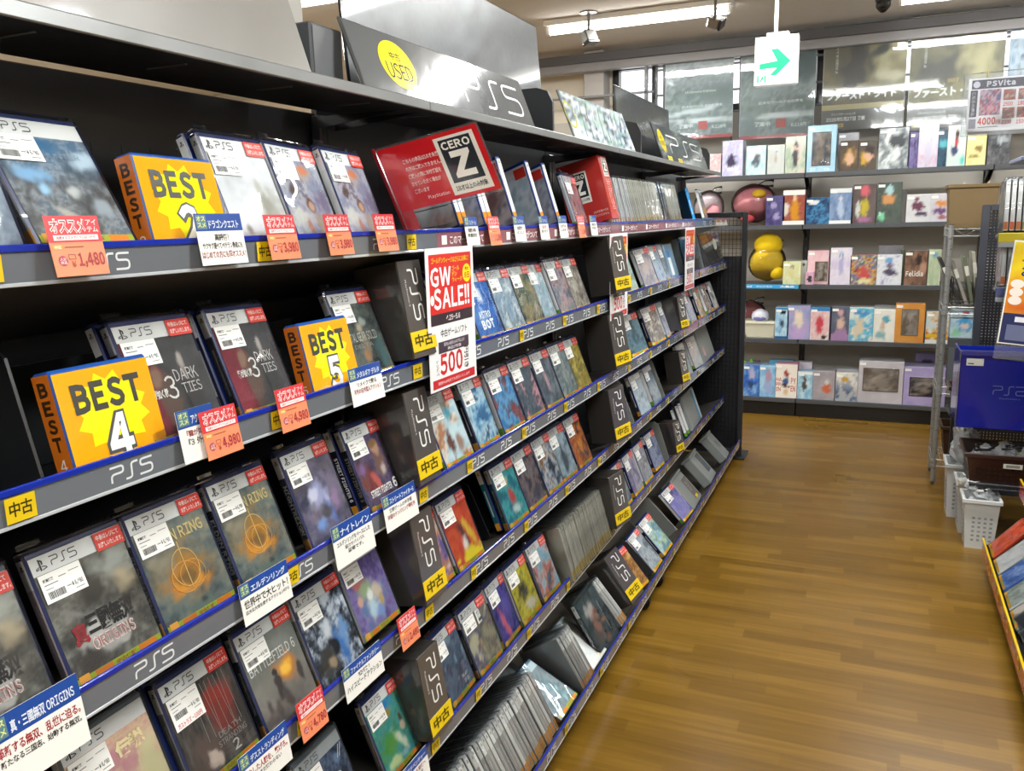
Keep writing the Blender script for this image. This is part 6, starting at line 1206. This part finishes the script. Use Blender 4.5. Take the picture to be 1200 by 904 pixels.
rcase(3.28, 44, 'blue case with a white figure on the red-railed shelf', '2f5ca8 4a78c0 8aa8d8', '2f5ca8')
rcase(3.13, 44, 'grey-green case in the middle of the red-railed shelf', '9aa8a4 b4beb8 7f8c88')
rcase(2.98, 44, 'pale brown and white case on the red-railed shelf', 'c8b8a8 d8d0c8 a88a78')
rcase(2.55, 44, 'grey case nearest the bottom right corner', '8a9296 a4aaac 70787c')
for k, y in enumerate((2.82, 2.72)):
    M = place(GX+.014, y, .15, -90, 44, 0); b = MB(); b.box(0, .012, -.03, .08, 0.01, .19, '3c4044', 'plastic', .002); t = b.build('divider_plate', None, M); tag(t, ('farther', 'nearer')[k]+' dark grey divider on the red-railed shelf', 'shelf divider'); b = MB(); b.box(.012, .05, -.02, .03, .01, .013, '3c4044', 'plastic', .001); b.build('plate_foot', t)
M = place(.566, 3.58, .372, -90, 20, 0); case(M, 'orange-red case on the upper red-railed shelf at the right edge', '', cover(paint('d0502a e0703a'.split(), 5), None, False, n=(6, 8)), SPN['white'], False, False, True, 'c8502c')
# blue bin with the old console letters
a = atY(1126, 420, 3.9); c = atY(1123, 502, 3.9); x0 = a.x; w = .42; zt, z0 = atY(1160, 412, 3.9).z, atY(1160, 503, 3.9).z
t = empty('display_bin', Matrix.Translation((x0, 3.9, z0)), 'big deep blue bin with outlined console letters at the right edge', 'bin')
b = MB(); b.box(0, w, 0, .006, 0, zt-z0, '0d1a96', 'gloss', .002); b.build('front_panel', t)
for q in ((0, .006), (w-.006, w)): b = MB(); b.box(q[0], q[1], .006, .3, 0, zt-z0-.01, '1a2aa0', 'gloss', .001); b.build('side_panel', t)
b = MB(); b.box(.006, w-.006, .006, .3, .0, .006, '101c70', 'gloss', .001); b.box(.006, w-.006, .294, .3, .006, zt-z0-.02, '1a2aa0', 'gloss', .001); b.build('inner_tray', t)
b = MB(); b.box(-.004, w+.004, -.005, .012, zt-z0-.018, zt-z0+.002, '8098d0', 'acrylic', .002); b.box(-.006, .001, -.006, .01, .0, zt-z0-.018, '8098d0', 'acrylic', .002); b.build('clear_edge', t)
b = MB(); logo(b, .125, .148, .12, .036, -.0012, '6f80c8', .0028, 0, PS2); b.text('PlayStation 2', .152, .128, .075, .008, -.0012, '6f80c8', .0); b.build('letters', t)
b = MB(); b.box(.022, .085, -.0012, -.0004, zt-z0-.062, zt-z0-.032, 'e6e6e0', 'print', .0002); b.rect(.028, zt-z0-.056, .05, zt-z0-.051, -.0016, '444'); b.build('price_sticker', t)
b = MB(); b.poly([(.27, -.0012, .1), (.292, -.0012, .07), (.292, -.0012, .13), (.28, -.0012, .135)], 'd02a2c', 'gloss'); b.build('red_mark', t)
# rails that carry the bin and the basket
b = MB().mat('paintmetal'); b.box(.41, .83, 3.92, 4.2, z0-.012, z0-.001, '26282c', c=.003); b.box(.41, .83, 3.9, 4.2, .27, .285, '26282c', c=.003)
t = b.build('bin_shelf'); tag(t, 'black shelf frame carrying the blue bin and the brown basket', 'shelf frame')
for x in (.80,):
    for y in (3.94, 4.18): b = MB().mat('paintmetal'); b.box(x-.012, x+.012, y-.012, y+.012, 0, z0-.012, '222428', c=.003); b.build('post', t)
tub('storage_basket', .392, .70, 3.9, 4.16, .2855, .128, '3a1f16', 'dark brown lattice basket of bagged cables under the blue bin', holes='100806')
b = MB(); b.box(.58-.05, .58+.02, 3.8935, 3.8945, .36, .38, 'e0dcd0', 'print', .0002); t2 = b.build('name_card'); tag(t2, 'small white card clipped to the dark brown basket', 'card')
b = MB(); b.rect(.54, .364, .59, .376, 3.8933, '8a8880'); b.build('card_text', t2)
for k, (x, y, r, cc, inn) in enumerate(((.47, 4.0, (.06, .06, .05), 'd8dadc', ('222', 'ddd', '333')), (.57, 4.02, (.07, .07, .06), 'c8ccd0', ('444', '222', 'a8a83a')), (.65, 4.05, (.05, .06, .05), 'd0d2d4', ('111', '2a2a30')))):
    rag('bagged_cable', (x, y, .37), r, cc, 'bagged cable in the dark brown basket, %s of three' % ('leftmost', 'middle', 'rightmost')[k], seed=k+2, group='bagged cables in the brown basket', inner=inn)
tub('storage_basket', .395, .53, 3.86, 4.0, .0, .222, 'd0d2d0', 'nearest white lattice basket on the floor under the brown one', flare=.014, holes='8a8f92', rimcol='d8dad8', k='plastic')
tub('storage_basket', .384, .51, 4.04, 4.2, .0, .24, 'c8cac8', 'second white basket on the floor behind the nearest one', flare=.014, holes='868b8e', rimcol='d0d2d0')
tub('storage_basket', .352, .48, 4.25, 4.42, .0, .26, 'c4c6c6', 'farthest white basket on the floor below the brown crate', flare=.012, holes='868b8e', rimcol='ccd0d0')
rag('bagged_cable', (.462, 3.93, .205), (.055, .055, .05), 'd4d8da', 'bag of black and white cables heaped in the nearest white basket', seed=8, inner=('eee', '1a1a1c', '222'))
rag('bagged_cable', (.432, 4.12, .208), (.04, .05, .045), 'c8ccd0', 'clear bag with a blue plug in the second white basket', seed=9, inner=('ddd', '20306a', '222'))
b = MB(); b.box(-.03, .03, -.02, .02, -.012, .012, 'd8d6cc', 'plastic', .005); t = b.build('power_adapter', None, Matrix.Translation((.41, 4.03, .25)) @ Matrix.Rotation(R(15), 4, 'Z')); tag(t, 'cream power adapter lying on the edge of the white baskets', 'adapter'); b = MB(); b.rect(-.012, -.004, .012, .004, -.0204, '8a8a84'); b.build('adapter_label', t)
rag('bagged_cable', (.425, 4.33, .33), (.06, .075, .11), 'd8dcde', 'large crumpled clear bag bulging from the farthest white basket', seed=12, inner=('ccc', 'eee', '888'))
rag('bagged_cable', (.43, 3.93, .262+.0), (.035, .03, .02), 'e0e2e2', 'thin white strap bag on top of the nearest basket', seed=15, inner=('f0f0f0',))
tub('storage_basket', .345, .43, 4.3, 4.46, .62-.12, .12, '3a2018', 'small dark brown basket with a white card, left of the blue bin', holes='140a06')
b = MB(); b.box(.36, .40, 4.2905, 4.2935, .555, .59, 'e0ded4', 'print', .0003); t2 = b.build('name_card'); tag(t2, 'white card with black marks on the small brown basket', 'card'); b = MB(); b.text('中古', .364, .562, .02, .02, 4.2903, '222', .02); b.build('card_text', t2)
b = MB().mat('paintmetal'); b.box(.345, .395, 4.28, 4.5, .482, .4995, '222428', c=.003); t = b.build('ledge_shelf'); tag(t, 'black ledge under the small brown basket', 'shelf')
for x in (.38,): b = MB().mat('paintmetal'); b.box(x-.012, x+.012, 4.445, 4.47, 0, .482, '222428', c=.003); b.build('post', t)
# flyer
def tilted(p, face, tilt, yaw=0): return place(p[0], p[1], p[2], face, tilt, yaw)
a = atY(1168, 402, 3.2); M = place(a.x, 3.2, a.z, 0, 14, 0); M = Matrix.Translation((a.x, 3.2, a.z)) @ Matrix.Rotation(R(5.5), 4, 'Y') @ Matrix.Rotation(R(-8), 4, 'X')
w, h = .21, .345; b = MB(); b.box(0, w, 0, .002, 0, h, 'f0ece0', 'gloss', .0004); t = b.build('sale_flyer', None, M); tag(t, 'yellow and navy sale flyer leaning above the blue bin at the right edge', 'flyer')
b = MB(); b.rect(.004, .004, w-.004, h*.3, -.0006, '27305c', 'gloss'); b.art(.004, h*.3, w-.004, h-.006, -.0006, paint('e8c81c f0d830 d87a20'.split(), 12, grad=('ecd82a', 'e8d024', 'd8742a', 'c8502a'), k=.3), 10, 14, 'gloss')
b.text('買取', .03, h*.8, .09, .045, -.0012, '8a6a10', .03, 'gloss'); b.text('お', .035, h*.66, .035, .036, -.0012, '26285c', .03, 'gloss'); b.text('すすめ', .075, h*.665, .09, .03, -.0012, '26285c', .03, 'gloss')
for k, (s, z) in enumerate((('6,000', .55), ('3,500', .47), ('1,200', .39))):
    b.poly([(.03+.02*math.cos(i*math.pi/8), -.001, h*z+.012+.015*math.sin(i*math.pi/8)) for i in range(16)], 'f2e6dc', 'gloss'); b.text(s, .06, h*z, .1, .026, -.0012, 'f4e03a', .05, 'gloss'); b.text(s, .0605, h*z+.0005, .099, .025, -.0015, 'b0302a', .0, 'gloss')
b.box(.04, w-.03, -.0012, -.0008, h*.22, h*.27, 'eceaf0', 'gloss', .0002); b.rect(.02, h*.04, w-.02, h*.19, -.001, '6a7090', 'gloss'); b.build('flyer_print', t)
b = MB(); b.box(-.004, w, .003, .006, -.05, h*.9, 'fff', 'acrylic', .001); b.box(-.004, w, -.02, .003, -.053, -.048, 'fff', 'acrylic', .001); b.build('clear_holder', t)
# hanging price sheet for the handheld console
a = atY(1136, 93, 2.8); c = atY(1134, 155, 2.8); w, h = .215, a.z-c.z
t = empty('price_sheet', Matrix.Translation((a.x, 2.8, c.z)), 'hanging price sheet in a clear pouch with a red 4000 on it', 'price sign')
b = MB(); b.box(0, w, 0, .001, 0, h, 'f4f2f4', 'gloss', .0002); b.build('sheet', t)
b = MB(); b.rect(.008, h*.8, w-.004, h*.97, -.0005, '34324a', 'gloss'); b.poly([(.02+.009*math.cos(i*math.pi/8), -.0008, h*.885+.009*math.sin(i*math.pi/8)) for i in range(16)], 'd8d4e4', 'gloss'); b.text('PSVita', .045, h*.835, .07, h*.11, -.0009, 'd8d8e0', .05, 'gloss')
b.rect(.006, h*.28, .024, h*.78, -.0005, '3a3850', 'gloss'); b.text('こちらの商品', .01, h*.3, .009, h*.45, -.0009, 'd0d0d8', .01, 'gloss', 1); b.rect(.006, h*.06, .024, h*.24, -.0005, '9a98a8', 'gloss')
b.art(.03, h*.3, .082, h*.78, -.0005, paint('4a5a90 c85060 d8a0a8 a8b4d0 8a3a48'.split(), 14, (3, 3), con=2.2), 12, 12, 'gloss'); b.text('4000', .028, h*.12, .045, h*.14, -.0009, 'd83a34', .04, 'gloss'); b.text('円', .074, h*.12, .01, h*.08, -.0009, 'd83a34', .02, 'gloss'); b.rect(.03, h*.07, .08, h*.085, -.0005, '8a8890', 'gloss')
for i in range(2):
    for j in range(3):
        x = .088+j*.036; z = h*(.56-.34*i); b.art(x, z, x+.03, z+h*.2, -.0005, paint('8a3a30 c85a40 4a4a60 d8a890'.split(), 15+i*3+j, (3, 3), con=2), 6, 6, 'gloss'); b.text(('2500', '1800', '980', '2200', '1500', '700')[i*3+j], x, z-h*.11, .024, h*.08, -.0009, 'd83a34', .03, 'gloss')
b.build('sheet_print', t)
b = MB(); b.box(-.012, w+.01, -.003, -.002, -.012, h+.012, 'fff', 'film', .0004); b.box(-.012, w+.01, .003, .004, -.012, h+.012, 'fff', 'film', .0004); b.build('clear_pouch', t)
b = MB(); b.tube([(-.002, .0, h+.014), (w+.2, .0, h+.022)], .0014, '9a9a98', 'chrome', 6); b.tube([(.045, 0, h), (.045, 0, h+.02)], .003, 'b8a870', 'plastic', 8); b.tube([(.16, 0, h+.02), (.16, 0, H-c.z)], .0012, 'a8a8a4', 'chrome', 6); b.tube([(w+.15, 0, h+.022), (w+.15, 0, H-c.z)], .0012, 'a8a8a4', 'chrome', 6); b.build('hanging_wire', t)

# top of the right shelving: a white leaning card behind clear plastic
b = MB().mat('paintmetal'); b.box(.42, .835, 3.3, 3.6, 1.585, 1.6, '6a6f88', c=.003); b.box(.84, .856, 3.3, 3.6, 1.44, 1.6, '1e1f24', c=.002); b.build('top_shelf', t_right, inv_right)
b = MB(); M = Matrix.Translation((.44, 3.34, 1.6005)) @ Matrix.Rotation(R(14), 4, 'Y'); b.box(0, .1, 0, .003, .01, .2, 'dcdcd8', 'print', .0006); o = b.build('leaning_card', None, M); tag(o, 'white card leaning on top of the right shelving, below the price sheet', 'card'); b = MB(); b.box(-.01, .11, -.004, -.001, .003, .21, 'fff', 'acrylic', .0006); b.build('clear_sleeve', o); b = MB(); b.rect(.02, .03, .08, .06, -.0005, '5a5f86', 'print'); b.build('card_print', o)
